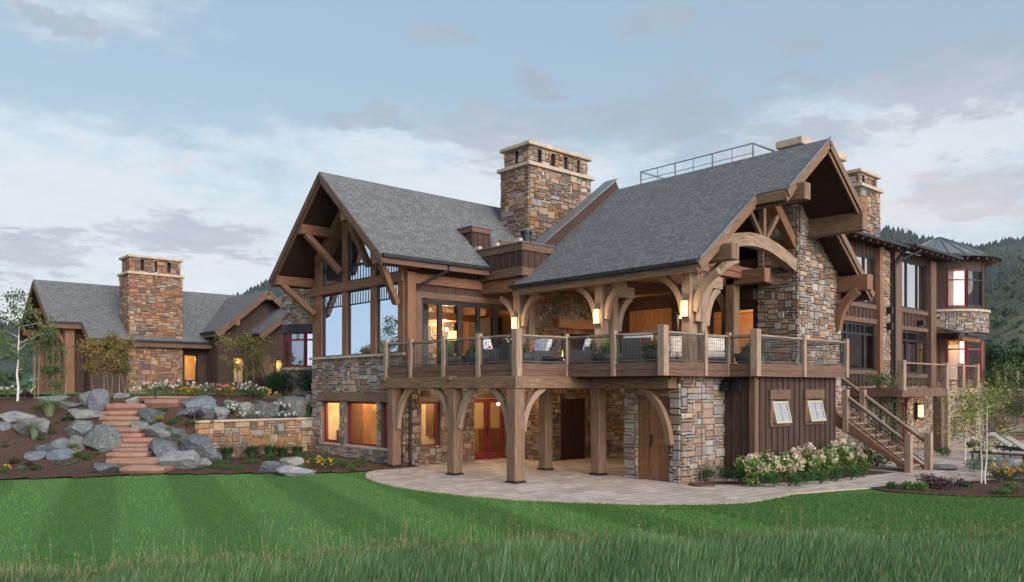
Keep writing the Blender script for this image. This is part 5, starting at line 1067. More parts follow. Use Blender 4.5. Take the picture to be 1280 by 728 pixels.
# ================================================================== GARDEN
def rock(name, px0, px1, py0, py1, label, col, depth=.8, seed=0, cat='boulder', group='boulders on the planted slope', flat=False, base=None):
    """angular boulder: a ball cut by random planes, then roughened; it sits where its foot meets the slope"""
    rs = random.Random(seed * 13 + int(px0 * 7 + py1)); p = gp((px0 + px1) / 2, min(py1, 640)); d = p.x * CS + p.y * SN
    w = (px1 - px0) / F * d * 1.10; hh = (py1 - py0) / F * d
    bm = bmesh.new(); bmesh.ops.create_icosphere(bm, subdivisions=5, radius=1.)
    pls = []
    for k in range(15):
        n = Vector((rs.gauss(0, 1), rs.gauss(0, 1), rs.gauss(0, .8))).normalized(); pls.append((n, rs.uniform(.5, .92)))
    pls += [(Vector((0, 0, 1)).lerp(Vector((rs.uniform(-.4, .4), rs.uniform(-.4, .4), 1)), 1).normalized(), rs.uniform(.66, .9))]
    for v in bm.verts:
        dr = v.co.normalized(); r = 1.05
        for n, q in pls:
            c = dr.dot(n)
            if c > 1e-3: r = min(r, q / c)
        r *= 1 + .05 * mnoise.fractal(dr * 2.6 + Vector((seed, px0, 0)), .8, 2, 6)
        v.co = dr * r
    xs = [v.co.dot(Vector((SN, -CS, 0))) for v in bm.verts]; zs = [v.co.z for v in bm.verts]
    sx = w / (max(xs) - min(xs)); sz = (hh * 1.24) / (max(zs) - min(zs)); z0 = min(zs)
    for v in bm.verts:
        a = v.co.dot(Vector((SN, -CS, 0))); b = v.co.dot(Vector((CS, SN, 0)))
        q = Vector((SN, -CS, 0)) * (a - (max(xs) + min(xs)) / 2) * sx + Vector((CS, SN, 0)) * b * (w * .5 * depth)
        v.co = (q.x, q.y, (v.co.z - z0) * sz - hh * .24)
    me = bpy.data.meshes.new(name); bm.to_mesh(me); bm.free(); me.materials.append(BOULDER)
    at = me.attributes.new('Col', 'FLOAT_COLOR', 'FACE'); k = rs.uniform(.50, .80)
    at.data.foreach_set('color', np.tile(np.array([*(v * k for v in col), 1.], np.float32), len(me.polygons)))
    me.polygons.foreach_set('use_smooth', np.zeros(len(me.polygons), bool)); me.update()
    o = bpy.data.objects.new(name, me); COL.objects.link(o); o.location = p + Vector((CS, SN, 0)) * w * .25 * depth
    return tag(o, label, cat, group)
GB, GG, GL, GV = (.17, .205, .245), (.15, .18, .18), (.30, .32, .34), (.25, .26, .25)
for a in [
 (112, 133, 486, 514, 'tall triangular blue-grey boulder left of the top steps', GB), (97, 113, 489, 508, 'pale-topped boulder leaning against the tall triangular boulder', GL),
 (77, 127, 511, 526, 'long flat layered slab boulder below the triangular boulder', GV), (77, 111, 526, 548, 'dark domed boulder behind the big square boulder', GG),
 (99, 145, 531, 567, 'biggest square green-grey boulder left of the steps', GG), (83, 103, 545, 566, 'tan rounded boulder touching the biggest square boulder', GV),
 (63, 84, 548, 564, 'small blue-grey wedge boulder left of the tan rounded one', GB), (41, 66, 555, 571, 'dark slate boulder among the lower left rocks', (.10, .12, .145)),
 (27, 57, 565, 576, 'low flat slate rock lying at the lower left of the slope', GB), (56, 88, 562, 576, 'striped blue rock with white quartz bands', (.20, .25, .33)),
 (14, 59, 523, 547, 'broad pale domed boulder behind the spiky grass tuft', GV), (-4, 40, 514, 527, 'long low pink-grey boulder at the left edge of the slope', GL),
 (-8, 11, 528, 539, 'dark striped rock cut by the left edge', GB), (39, 81, 494, 503, 'low pale slab near the white birch', GL),
 (69, 97, 502, 512, 'flat slab under the upper left grasses', GV), (115, 148, 579, 593, 'flat-topped boulder beside the lowest step', GG),
 (142, 160, 491, 499, 'little white rock at the top of the slope by the tree stakes', GL), (156, 183, 496, 506, 'rounded white boulder at the head of the steps', (.42, .41, .40)),
 (170, 201, 510, 529, 'tilted green slab right of the upper steps', (.14, .185, .19)), (163, 186, 527, 539, 'pale broken rock edging the right of the steps', GL),
 (178, 214, 529, 549, 'overhanging grey slab beside the middle steps', GL), (197, 231, 535, 550, 'mossy low boulder behind the twin blue boulders', GG),
 (223, 262, 543, 573, 'big pointed blue-grey boulder at the end of the stone garden wall', GB), (183, 221, 549, 573, 'dark overhanging boulder right of the lower steps', (.12, .145, .17)),
 (201, 244, 564, 589, 'large square pale boulder right of the lowest step', GL), (240, 262, 573, 584, 'small white-topped rock behind the grass edge', (.36, .36, .36)),
 (255, 275, 565, 577, 'small slate rock at the foot of the garden wall', GB), (213, 268, 495, 514, 'longest blue boulder on the upper ledge right of the steps', GB),
 (214, 264, 509, 524, 'lower boulder under the longest ledge boulder', GB), (264, 285, 508, 525, 'cube-like boulder in the upper row, above the garden wall end', GL),
 (279, 297, 500, 512, 'rounded grey boulder behind the cube-like one', GV), (295, 315, 503, 524, 'tan stacked block boulder in the upper row', GV),
 (314, 345, 501, 524, 'wide dark boulder in the middle of the upper row', (.14, .15, .165)), (352, 384, 495, 521, 'tall grey boulder under the dark junipers', GV),
 (379, 394, 493, 523, 'narrow boulder against the lodge corner', GV), (341, 354, 499, 508, 'small rock between the junipers and the wide dark boulder', GB),
 (323, 350, 577, 591, 'grey boulder at the left of the trio on the lawn edge', GB), (349, 377, 572, 587, 'white and tan boulder at the back of the lawn-edge trio', (.44, .42, .39)),
 (344, 390, 582, 595, 'low flat boulder at the front of the lawn-edge trio', (.33, .36, .40))]:
    rock('boulder', *a, seed=len(bpy.data.objects))
rock('boulder', 1247, 1290, 574, 600, 'smooth grey boulder in the right bed near the orange flowers', (.22, .25, .28), seed=3, group='boulders in the right bed')
rock('boulder', 1168, 1202, 581, 588, 'flat stepping boulder right of the wooden stair', GL, seed=4, group='boulders in the right bed')
# stone steps climbing the slope
GS = root('garden_steps', 'irregular red sandstone slab steps climbing between the boulders', 'steps')
steps = [(148, 204, 583.5, 591.5), (132, 203, 573, 584), (131, 182, 565, 574), (140, 184, 559, 567), (143, 184, 553.5, 561), (144, 190, 547, 555.5), (142, 176, 541, 549), (139, 173, 533.5, 543), (127, 165, 526, 535.5), (123, 173, 519.5, 528), (126, 174, 512.5, 521.5), (132, 190, 503.5, 514.5), (180, 222, 498, 508), (172, 236, 494, 499)]
nS = len(steps)
for k, (a, b, y0, y1) in enumerate(steps):
    m_ = (a + b) / 2; q_ = gp(m_, y1 + .5); d = q_.x * CS + q_.y * SN - .12
    c = atD(m_, d); zt = HC - (y0 + 1.6 - HY) / F * d; zb = HC - (y1 + 1 - HY) / F * d
    ux = Vector((SN, -CS, 0)); uy = Vector((CS, SN, 0)); w = (b - a) / F * d; dp = .95
    rs = random.Random(k); mb = MB(); n = 4; top = []; bot = []
    for i in range(n + 1): t = i / n; top.append(c + ux * (t - .5) * w + uy * (rs.uniform(-.025, .025) - (.06 if 0 < i < n else -.05)))
    back = [c + ux * (.5) * w + uy * dp, c - ux * .5 * w + uy * dp]
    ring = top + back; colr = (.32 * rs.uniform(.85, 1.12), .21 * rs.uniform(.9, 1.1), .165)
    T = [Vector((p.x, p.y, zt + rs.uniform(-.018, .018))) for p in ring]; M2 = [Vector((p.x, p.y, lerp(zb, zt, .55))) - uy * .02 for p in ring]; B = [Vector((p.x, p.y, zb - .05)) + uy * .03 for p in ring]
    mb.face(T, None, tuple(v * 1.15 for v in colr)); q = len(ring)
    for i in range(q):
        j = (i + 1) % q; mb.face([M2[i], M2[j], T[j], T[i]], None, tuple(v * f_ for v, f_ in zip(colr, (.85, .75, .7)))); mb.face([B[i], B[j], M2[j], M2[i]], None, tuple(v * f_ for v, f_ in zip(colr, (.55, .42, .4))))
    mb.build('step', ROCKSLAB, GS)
# retaining wall between the steps and the lodge
RWt = root('retaining_wall', 'low ledge-stone garden wall with buff cap running to the lodge corner', 'wall')
mb = MB(); stone_wall(mb, 'Y', 28.98, 10.72, 15.34, -.1, 1.40, pal=PAL, gu=.14, gv=.11, th=.4); stone_wall(mb, 'X', 10.72, 29.0, 29.9, -.1, 1.4, th=.3); mb.build('stone_courses', STONE, RWt)
one('cap', CAPST, RWt, lambda m: m.box(10.62, 15.34, 28.88, 29.42, 1.40, 1.48), .02)
# wall behind the right terrace
RW3 = root('terrace_wall', 'long ledge-stone terrace wall behind the loungers and the slender birches', 'wall')
mb = MB(); stone_wall(mb, 'X', 46.2, -3, 17.2, -.1, 2.5, pal=PAL_GREY, gu=.2, gv=.16, th=.6); mb.build('stone_courses', STONE, RW3)
one('cap', CAPST, RW3, lambda m: m.box(46.1, 46.8, -3, 17.2, 2.5, 2.6), .02)
# ---- plants
def gcol(base, n, v=.3, warm=None, wf=0.):
    k = RNG.uniform(1 - v, 1 + v, (n, 1)); c = np.array(base)[None, :] * k * RNG.uniform(.9, 1.1, (n, 3))
    if warm is not None: m = RNG.random(n) < wf; c[m] = np.array(warm) * RNG.uniform(.8, 1.2, (m.sum(), 1))
    return np.clip(c, 0, .7)
def blob(n, r, c=(0, 0, 0), shell=.55):
    d = RNG.normal(size=(n, 3)); d /= np.linalg.norm(d, axis=1)[:, None]; q = RNG.uniform(shell, 1, n) ** .6
    lump = 1 + .22 * np.sin(d[:, 0] * 5 + c[0] * 3) * np.cos(d[:, 1] * 4 + 1) + .15 * np.sin(d[:, 2] * 7 + d[:, 0] * 3)
    return d * (q * lump)[:, None] * np.array(r)[None, :] + np.array(c)[None, :]
def thing(name, label, cat, p, group=None): return empty(name, p, label, cat, group)
def bush(name, label, cat, p, rx, rz_, col, n=420, size=.08, group=None, warm=None, wf=0., flower=None, nf=0, fs=.09, flat=.2, stemc=(.12, .09, .06)):
    t = thing(name, label, cat, p, group)
    k = max(3, int(rx * 8)); mb = MB()
    for i in range(k):
        c = (random.uniform(-.45, .45) * rx, random.uniform(-.45, .45) * rx, rz_ * random.uniform(.40, .68)); r = (rx * random.uniform(.45, .7), rx * random.uniform(.45, .7), rz_ * random.uniform(.30, .46))
        P = blob(n // k, r, c, .3); P[:, 2] = np.maximum(P[:, 2], .01); mb.leaves(P, size, gcol(col, len(P), .35, warm, wf), .5, flat)
    mb.build('foliage', LEAF, t)
    s = MB()
    for i in range(5): a = random.uniform(0, 6.3); s.tube([(0, 0, -.03), (math.cos(a) * rx * .2, math.sin(a) * rx * .2, rz_ * .35), (math.cos(a) * rx * .45, math.sin(a) * rx * .45, rz_ * .75)], [.012, .009, .004], 4, stemc)
    s.build('stem', BARK, t)
    if flower:
        f = MB()
        for i in range(nf):
            a = random.uniform(0, 6.3); q = math.sqrt(random.random()); z = rz_ * (1.02 - .45 * q * q) * random.uniform(.8, 1.08)
            P = blob(26, (fs, fs, fs * 1.0), (math.cos(a) * q * rx, math.sin(a) * q * rx, z), .4); f.leaves(P, fs * .85, gcol(flower[i % len(flower)], len(P), .12), .8)
        f.build('blossom', LEAF, t)
    return t
def tuft(name, label, cat, p, r, hgt, col, n=240, group=None, plume=None, lean=.5, w=.012, tipc=None):
    """clump of narrow arching blades"""
    t = thing(name, label, cat, p, group); mb = MB()
    for i in range(n):
        a = random.uniform(0, 6.3); q = random.random() ** .6; b = Vector((math.cos(a), math.sin(a), 0)); hh = hgt * random.uniform(.6, 1.05); o = b * r * .25 * q
        mid = o + b * r * .35 * q * lean + Vector((0, 0, hh * .62)); tip = o + b * r * q * lean * 1.5 + Vector((0, 0, hh * random.uniform(.78, 1.)))
        s = Vector((-b.y, b.x, 0)) * w; k = random.uniform(.7, 1.3); c = tuple(v * k for v in col)
        mb.face([o - s, o + s, mid + s * .8, mid - s * .8], None, c); mb.face([mid - s * .8, mid + s * .8, tip], None, tuple(v * 1.15 for v in (tipc or c)))
    mb.build('blades', LEAF, t)
    if plume:
        f = MB()
        for i in range(26):
            a = random.uniform(0, 6.3); q = random.random() * .5; b = Vector((math.cos(a), math.sin(a), 0)); z = hgt * random.uniform(1.1, 1.75)
            f.tube([b * r * q * .4, b * r * q + Vector((0, 0, z * .7)), b * r * q * 1.2 + Vector((0, 0, z))], [.004, .003, .003], 3, (.30, .22, .10))
            P = np.array([b * r * q * 1.2 + Vector((0, 0, z * (.74 + .26 * random.random()))) for _ in range(16)]) + RNG.normal(0, .018, (16, 3)); f.leaves(P, .06, gcol(plume, 16, .25), .4)
        f.build('plume', LEAF, t)
    return t
def limb(mb, a, b, r0, r1, n=4, wob=.1, col=(.3, .25, .2)):
    a, b = Vector(a), Vector(b); Ln = (b - a).length; pts = [a.lerp(b, k / n) + (Vector((random.uniform(-1, 1), random.uniform(-1, 1), 0)) * wob * Ln * .25 if 0 < k < n else Vector()) for k in range(n + 1)]
    mb.tube(pts, [lerp(r0, r1, k / n) for k in range(n + 1)], 6, col); return pts
def tree(name, label, p, hgt, cr, z0, col, n=1500, size=.14, trunk=.06, bark=BARK, group=None, warm=None, wf=0., stems=1, cl=None, dens=1., shape=1.):
    """trunk with limbs; leaf clumps at the limb ends, loose enough to see through"""
    t = thing(name, label, 'tree', p, group); tr = MB(); ends = []
    for s in range(stems):
        a = random.uniform(0, 6.3); off = Vector((math.cos(a), math.sin(a), 0)) * (.0 if stems == 1 else .22)
        top = off * 2.2 + Vector((random.uniform(-.1, .1) * cr, random.uniform(-.1, .1) * cr, hgt * random.uniform(.88, .97)))
        pts = limb(tr, off * .4 + Vector((0, 0, -.1)), top, trunk, trunk * .15, 8, .05)
        nb = max(7, int(hgt * 3.0 / stems)); ends.append(top)
        for k in range(nb):
            u = lerp(z0 / hgt, .95, (k + random.random()) / nb); q = u * 8; i = min(7, int(q)); b0 = pts[i].lerp(pts[i + 1], q - i); a = k * 2.4 + random.uniform(-.5, .5)
            prof = math.sin(math.pi * min(1, max(.05, (u - z0 / hgt * .8) / (1.02 - z0 / hgt * .8))) ** shape) ** .7; ln = cr * prof * random.uniform(.6, 1.08)
            e = b0 + Vector((math.cos(a) * ln, math.sin(a) * ln, ln * random.uniform(.25, .7))); limb(tr, b0, e, trunk * .4 * (1 - u * .6), .006, 4, .25)
            ends.append(e); ends.append(b0.lerp(e, .6))
    tr.build('trunk', bark, t)
    mb = MB(); per = max(6, int(n / len(ends)))
    for e in ends:
        m = int(per * random.uniform(.3, 1.7)); k = random.uniform(.75, 1.25); R_ = (cl or cr * .30) * random.uniform(.6, 1.25)
        P = np.array(e)[None, :] + RNG.normal(0, 1, (m, 3)) * np.array([R_, R_, R_ * .8]) * .55; mb.leaves(P, size, gcol(tuple(c * k for c in col), m, .3, warm, wf), .6)
    mb.build('crown', LEAF, t); return t
def conifer_mesh(mb, x, y, z, hh, r, col, tiers=4, n=6):
    for k in range(tiers):
        zb = z + hh * (.08 + .86 * k / tiers * .95); zt = z + hh * min(1, .42 + .62 * (k + 1) / tiers * .95); rr = r * (1 - k / tiers * .82) * random.uniform(.85, 1.15); a0 = random.uniform(0, 1)
        for i in range(n):
            a, b = a0 + 2 * math.pi * i / n, a0 + 2 * math.pi * (i + 1) / n; c = tuple(v * random.uniform(.7, 1.25) for v in col)
            mb.face([(x + math.cos(a) * rr, y + math.sin(a) * rr, zb - hh * .02 * random.random()), (x + math.cos(b) * rr, y + math.sin(b) * rr, zb), (x, y, zt)], None, c)
LG, MG, DG, YG, BG = (.10, .16, .045), (.055, .115, .030), (.025, .060, .025), (.20, .20, .05), (.085, .135, .085)
# trees left
tree('birch_tree', 'slender white-trunked birch with sparse green leaves at the left edge', gp(22, 499), 4.75, .95, 1.35, (.085, .13, .045), 1900, .11, .05, BIRCH, cl=.34)
tree('young_maple', 'staked young tree with yellow-green leaves before the rust chimney', gp(139, 497), 2.45, 1.05, .8, (.165, .14, .045), 3600, .095, .035, BARK, stems=2, warm=(.26, .17, .06), wf=.35, cl=.26)
tree('young_maple', 'small twin-stemmed green sapling close to the left of the rust chimney', gp(161, 497), 2.2, .5, .6, (.11, .14, .045), 1000, .08, .028, BARK, stems=2, cl=.2)
tree('young_maple', 'young tree with thin yellowing crown before the lit guest windows', Vector((*atD(306, 37)[:2], TERR)), 2.75, 1.15, .8, (.16, .16, .055), 3400, .095, .035, BARK, stems=2, warm=(.30, .22, .08), wf=.3, cl=.27)
tree('leafy_sapling', 'low green sapling half hiding the guest house posts', gp(66, 497), 2.8, .75, .5, (.07, .12, .04), 1500, .10, .03, BARK, cl=.25)
for k, (px, py, hh, ln) in enumerate(((43, 499, 2.1, 0), (47.5, 499, 2.0, .05), (81, 498, 1.8, .1), (119, 497, 1.6, -.35), (130, 498, 1.55, 0), (149, 498, 1.6, 0), (154, 498, 1.5, .3), (173, 497, 1.55, .05), (299, 488, 1.4, -.1), (317, 487, 1.4, 0))):
    p = gp(px, py) if py > 490 else Vector((*atD(px, 36.6)[:2], TERR)); lab = ['left one of the two close wooden stakes near the birch', 'right one of the two close wooden stakes near the birch', 'lone wooden stake in front of the guest house corner post', 'leaning pale tree stake left of the yellow-green young tree', 'upright tree stake just left of the yellow-green young tree', 'upright tree stake just right of the yellow-green young tree', 'slanting tree stake between the two young trees', 'wooden stake before the left edge of the rust chimney', 'tree stake left of the thin yellowing tree', 'tree stake right of the thin yellowing tree'][k]
    tag(one('tree_stake', TIMBER, None, lambda m: m.beam(p - Vector((0, 0, .1)), p + Vector((ln * SN, -ln * CS, hh)), .042, .042, (1, 0, 0))), lab, 'stake', 'stakes around the young trees')
# grasses, shrubs and flowers on the slope
for px, py, r, hh, lab, col in ((62, 521, .55, .8, 'airy pale green grass clump high on the left slope', (.17, .22, .10)), (43, 549, .38, .78, 'spiky pale green grass tuft in front of the broad domed boulder', (.16, .22, .13)), (94, 567, .3, .4, 'small pale tuft before the tan rounded boulder', (.22, .23, .10)), (131, 592, .28, .3, 'little yellow-green tuft below the flat-topped boulder', (.15, .18, .05)), (232, 566, .5, .62, 'arching light green tuft over the big pointed boulder', (.18, .22, .10)), (208, 548, .3, .45, 'soft green tuft on the mossy boulder', (.13, .2, .08)), (84, 528, .3, .25, 'low green mat by the long flat slab', (.05, .11, .05)), (386, 523, .35, .75, 'green grass clump against the lodge corner', (.07, .14, .05)), (1213, 560, .3, .3, 'low grass clump at the balcony foot', (.07, .12, .05))):
    tuft('grass_tuft', lab, 'ornamental grass', gp(px, py), r, hh, col, 300, 'grass tufts in the beds', lean=.75)
for px, py, lab in ((284, 576, 'leftmost feather reed grass before the garden wall'), (315, 574, 'second feather reed grass from the left along the garden wall'), (337, 573, 'middle feather reed grass along the garden wall'), (353, 572, 'fourth feather reed grass, shorter, along the garden wall'), (372, 571, 'rightmost feather reed grass, near the lodge corner')):
    tuft('reed_grass', lab, 'ornamental grass', gp(px, py), .42, .62 if px < 350 else .5, (.035, .085, .03), 380, 'feather reed grasses along the garden wall', plume=(.42, .29, .14), lean=.6)
for px, py, rx, rz_, col, lab, nm in ((33, 498.5, .28, .36, (.035, .018, .022), 'dark purple shrub near the birch trunk', 'purple_shrub'), (242, 527, .42, .48, (.045, .022, .032), 'dark purple spreading shrub under the ledge boulders', 'purple_shrub'), (273, 524, .3, .3, (.05, .03, .03), 'purple shrub by the cube-like boulder', 'purple_shrub'), (17, 581, .26, .24, (.06, .05, .025), 'round brown-green cushion shrub near the left lawn edge', 'cushion_shrub'), (37, 588, .28, .27, (.06, .025, .022), 'dark red cushion shrub at the left lawn edge', 'cushion_shrub'), (69, 582, .18, .12, BG, 'grey-green ground plant left of centre on the mulch', 'cushion_shrub'), (96, 580, .16, .11, BG, 'grey-green ground plant beside the striped rock', 'cushion_shrub'), (87, 583, .16, .1, BG, 'lowest grey-green ground plant on the mulch', 'cushion_shrub'), (273, 587, .55, .16, (.05, .12, .03), 'low spreading green plant at the lawn edge left of the trio', 'cushion_shrub'), (318, 580, .45, .16, (.055, .12, .035), 'low green plant behind the lawn edge below the reed grasses', 'cushion_shrub'), (335, 576, .4, .25, (.045, .10, .03), 'loose green plant at the foot of the reed grasses', 'cushion_shrub'), (200, 527, .22, .2, (.24, .20, .03), 'small yellow plant beside the tilted green slab', 'cushion_shrub'), (381, 578, .5, .45, (.06, .11, .03), 'leafy green plant beside the lodge corner', 'cushion_shrub'), (420, 586, .5, .35, (.055, .10, .03), 'low green plant under the first lit window', 'cushion_shrub'), (452, 585, .45, .32, (.05, .095, .03), 'low green plant under the second lit window', 'cushion_shrub'), (403, 582, .5, .5, (.06, .10, .04), 'tall green perennial under the lodge corner windows', 'cushion_shrub')):
    bush(nm, lab, 'shrub', gp(px, py), rx, rz_, col, int(380 + rx * 700), .055, 'small shrubs on the mulch')
for px, py, rx, rz_, lab in ((343, 494, .55, 1.0, 'left dark green juniper above the boulder row'), (357, 494, .6, 1.15, 'middle dark green juniper above the boulder row'), (376, 495, .7, 1.3, 'tallest dark green juniper beside the lodge corner')):
    bush('juniper', lab, 'shrub', gp(px, py), rx, rz_, (.018, .05, .026), 2600, .07, 'dark junipers by the lodge corner', flat=0)
bush('purple_shrub', 'tall dark red-brown shrub left of the junipers', 'shrub', Vector((*atD(328, 35.5)[:2], TERR)), .55, .9, (.06, .03, .025), 1100, .07)
tuft('reed_grass', 'tan feathery grass between the dark shrub and the junipers', 'ornamental grass', Vector((*atD(337, 35.2)[:2], TERR)), .6, 1.0, (.16, .14, .06), 260, None, plume=(.45, .33, .18))
wh, pk, yl, org, rd = (.68, .68, .66), (.62, .20, .28), (.62, .42, .04), (.60, .24, .02), (.42, .03, .06)
for px, py, rx, rz_, fl, col, lab in ((190, 496, .75, .55, [wh], MG, 'leftmost white-flowering bush before the rust chimney'), (207, 495, .75, .6, [wh], MG, 'second white-flowering bush before the rust chimney'), (226, 495, .7, .62, [wh, wh, pk], MG, 'bush of mixed white and pink flowers before the guest window'), (241, 497, .6, .45, [yl, org], (.12, .13, .03), 'yellow-orange flowering clump before the guest window'), (258, 496, .6, .5, [wh, wh, pk], BG, 'silvery bush with white and pink flowers left of the thin tree'), (272, 495, .6, .55, [pk, rd], MG, 'pink-red flowering bush left of the thin tree'), (284, 497, .55, .45, [yl, org], (.16, .13, .04), 'golden clump under the thin yellowing tree'), (298, 496, .6, .6, [wh, pk], BG, 'white-flowering bush under the thin yellowing tree'), (312, 497, .6, .6, [wh], MG, 'white-flowering bush left of the dark red-brown shrub'), (328, 498, .7, .4, [yl], (.09, .14, .05), 'low yellow-green clump before the dark red-brown shrub'), (10, 497, .6, .45, [wh], (.08, .15, .04), 'low leafy plant with white flowers at the far left'), (314, 524, .65, .28, [wh], (.16, .20, .14), 'pale variegated mound on the cap of the garden wall'), (357, 524, .55, .3, [wh], (.15, .20, .13), 'pale variegated mound near the right end of the garden wall'), (293, 520, .35, .5, [wh], MG, 'green flowering plant between the row boulders'), (350, 519, .45, .6, [wh], (.06, .12, .06), 'leafy green plant spilling between the upper boulders')):
    bush('flowering_bush', lab, 'shrub', gp(px, py), rx, rz_, col, 620, .07, 'flowering plants on the upper terrace', flower=fl, nf=15, fs=.055)
for px, py, lab in ((2, 594, 'orange coneflower clump at the left lawn edge'), (395, 585, 'orange coneflower clump beside the lodge corner'), (407, 588, 'second orange coneflower clump, in front of the lodge corner windows')):
    bush('coneflower', lab, 'flowers', gp(px, py), .34, .38, (.05, .10, .03), 320, .06, 'orange coneflower clumps', flower=[org, yl], nf=16, fs=.035)
gc = [(5, 560), (20, 556), (30, 590), (48, 588), (55, 550), (66, 543), (72, 530), (88, 540), (97, 573), (112, 576), (120, 570), (60, 534), (48, 512), (105, 520), (118, 524), (205, 517), (216, 531), (192, 541), (190, 533), (236, 538), (176, 553), (228, 573), (248, 588), (262, 586), (280, 582), (300, 588), (308, 575), (247, 530), (262, 532), (222, 527), (430, 584), (440, 589), (375, 590)]
rs = random.Random(12)
for px, py in gc:
    c = rs.choice([(.05, .11, .035), (.07, .13, .04), (.09, .13, .08), (.045, .09, .03)]); r = rs.uniform(.14, .34)
    bush('ground_cover', 'low green ground-cover plant growing between the boulders on the mulch', 'shrub', gp(px, py), r, r * rs.uniform(.55, .9), c, int(240 + r * 900), .05, 'ground-cover plants between the boulders')
# hydrangeas and boxwoods before the storage block
for k, (px, py) in enumerate(((938, 599), (955, 598), (973, 596), (991, 594), (1009, 591), (1027, 589), (1045, 588), (1062, 586), (1078, 585))):
    p = onZ(px, py); y_ = min(p.y, 12.0); p = onY(px, py, 11.75); p.z = 0
    lab = ['hydrangea with white-pink heads at the left end, nearest the block corner', 'second hydrangea from the left before the brown block', 'third hydrangea from the left, below the left small window', 'fourth hydrangea from the left, between the small windows', 'fifth hydrangea from the left, below the right small window', 'sixth hydrangea from the left, right of the small windows', 'tall hydrangea near the right end of the brown block', 'hydrangea at the foot of the wooden stair', 'rightmost hydrangea, under the stair slope'][k]
    bush('hydrangea', lab, 'shrub', p, .46, .80 + .12 * math.sin(k * 2.1) + (.12 if k in (5, 6) else 0), (.125, .205, .050), 1000, .10, 'hydrangeas before the storage block', flower=[(.60, .57, .44), (.56, .52, .36), (.54, .42, .34)], nf=15 if k < 7 else 7, fs=.10)
for k, (px, py) in enumerate(((884, 603), (906, 604), (926, 607), (947, 609), (967, 609), (987, 608), (1007, 606), (1026, 605), (1045, 602), (1064, 600), (1080, 597))):
    lab = ['first boxwood mound, by the rain chain dish', 'second boxwood mound, at the stone corner foot', 'third boxwood mound, before the block corner', 'fourth boxwood mound along the path', 'fifth boxwood mound along the path, below the left small window', 'sixth boxwood mound along the path', 'seventh boxwood mound along the path, between the small windows', 'eighth boxwood mound along the path, below the right small window', 'ninth boxwood mound along the path', 'tenth boxwood mound, nearly at the stair', 'last boxwood mound, below the stair stringer'][k]
    bush('boxwood', lab, 'shrub', onZ(px, py), .34, .40 + .04 * math.sin(k), (.040, .105, .030), 900, .05, 'boxwood mounds along the path')
for px, py, rx, rz_, col, fl, lab in ((1058, 577, .8, .7, MG, [rd, yl], 'mixed green planting with red leaves behind the stair foot'), (1096, 582, .6, .45, MG, [wh], 'green planting under the stair'), (1072, 570, .6, .6, (.12, .15, .04), [yl], 'yellow-green planting behind the stair foot')):
    bush('flowering_bush', lab, 'shrub', onY(px, py, 12.5 if px < 1090 else 11.8) * 1, rx, rz_, col, 700, .08, 'plants by the wooden stair', flower=fl, nf=8, fs=.06).location.z = 0
tree('willow_shrub', 'feathery tall grey-green shrub behind the wooden stair', Vector((*atD(1104, 32.0)[:2], 0)), 3.3, .85, .2, (.10, .145, .07), 3600, .085, .03, BARK, stems=4, cl=.35)
# right bed
for px, py, rx, rz_, col, fl, lab, nm in ((1160, 611, .42, .42, (.05, .026, .034), None, 'left dark purple shrub at the right lawn bed', 'purple_shrub'), (1180, 613, .45, .38, (.042, .022, .030), None, 'right dark purple shrub at the right lawn bed', 'purple_shrub'), (1114, 611, .2, .2, (.07, .15, .03), None, 'small bright green tuft at the path bend', 'green_tuft'), (1131, 613, .22, .24, (.10, .19, .04), None, 'larger bright green tuft at the tip of the right bed', 'green_tuft'), (1150, 614, .22, .26, (.11, .19, .05), None, 'bright green tuft beside the purple shrubs', 'green_tuft'), (1205, 609, .25, .18, (.05, .10, .03), None, 'low green plant between purple shrubs and birches', 'green_tuft'), (1250, 604, .42, .55, (.05, .10, .04), [org, yl], 'orange flower clump right of the white birch trunks', 'coneflower'), (1283, 602, .42, .55, (.05, .10, .04), [org, yl], 'orange flower clump cut by the right edge', 'coneflower'), (1215, 590, .5, .42, BG, None, 'grey-green mound behind the birch trunks', 'green_mound'), (1236, 588, .6, .5, (.06, .12, .05), None, 'green mound before the loungers', 'green_mound'), (1184, 571, .5, .42, (.05, .11, .03), None, 'clipped green mound at the balcony post', 'green_mound'), (1270, 616, .4, .3, (.12, .15, .06), None, 'soft pale plant at the right lawn edge', 'green_tuft'), (1250, 618, .4, .16, (.07, .13, .05), None, 'low green mat at the right lawn edge', 'green_tuft')):
    bush(nm, lab, 'shrub', onZ(px, py), rx, rz_, col, int(420 + 500 * rx), .06, 'shrubs in the right bed', flower=fl, nf=14, fs=.05)
for px, py, hh, cr, lab in ((1226, 605, 2.85, .95, 'left of the two slender white birches by the path'), (1232, 606, 2.95, 1.0, 'right of the two slender white birches by the path'), (1206, 585, 2.7, .8, 'thin birch behind, nearer to the balcony')):
    tree('birch_tree', lab, onZ(px, py), hh, cr, 1.0, (.17, .215, .06), 950, .075, .026, BIRCH, 'birches by the path', warm=(.30, .27, .06), wf=.25, cl=.34, shape=.8)
tree('young_tree', 'young green tree in front of the right terrace wall', Vector((*atD(1268, 40)[:2], 0)), 3.9, 1.3, 1.3, (.075, .12, .045), 1500, .14, .04, BARK, cl=.4)
tree('young_tree', 'thin young tree at the left end of the right terrace wall', Vector((*atD(1252, 43)[:2], 0)), 3.3, 1.0, 1.2, (.08, .125, .05), 900, .13, .04, BARK, cl=.35)
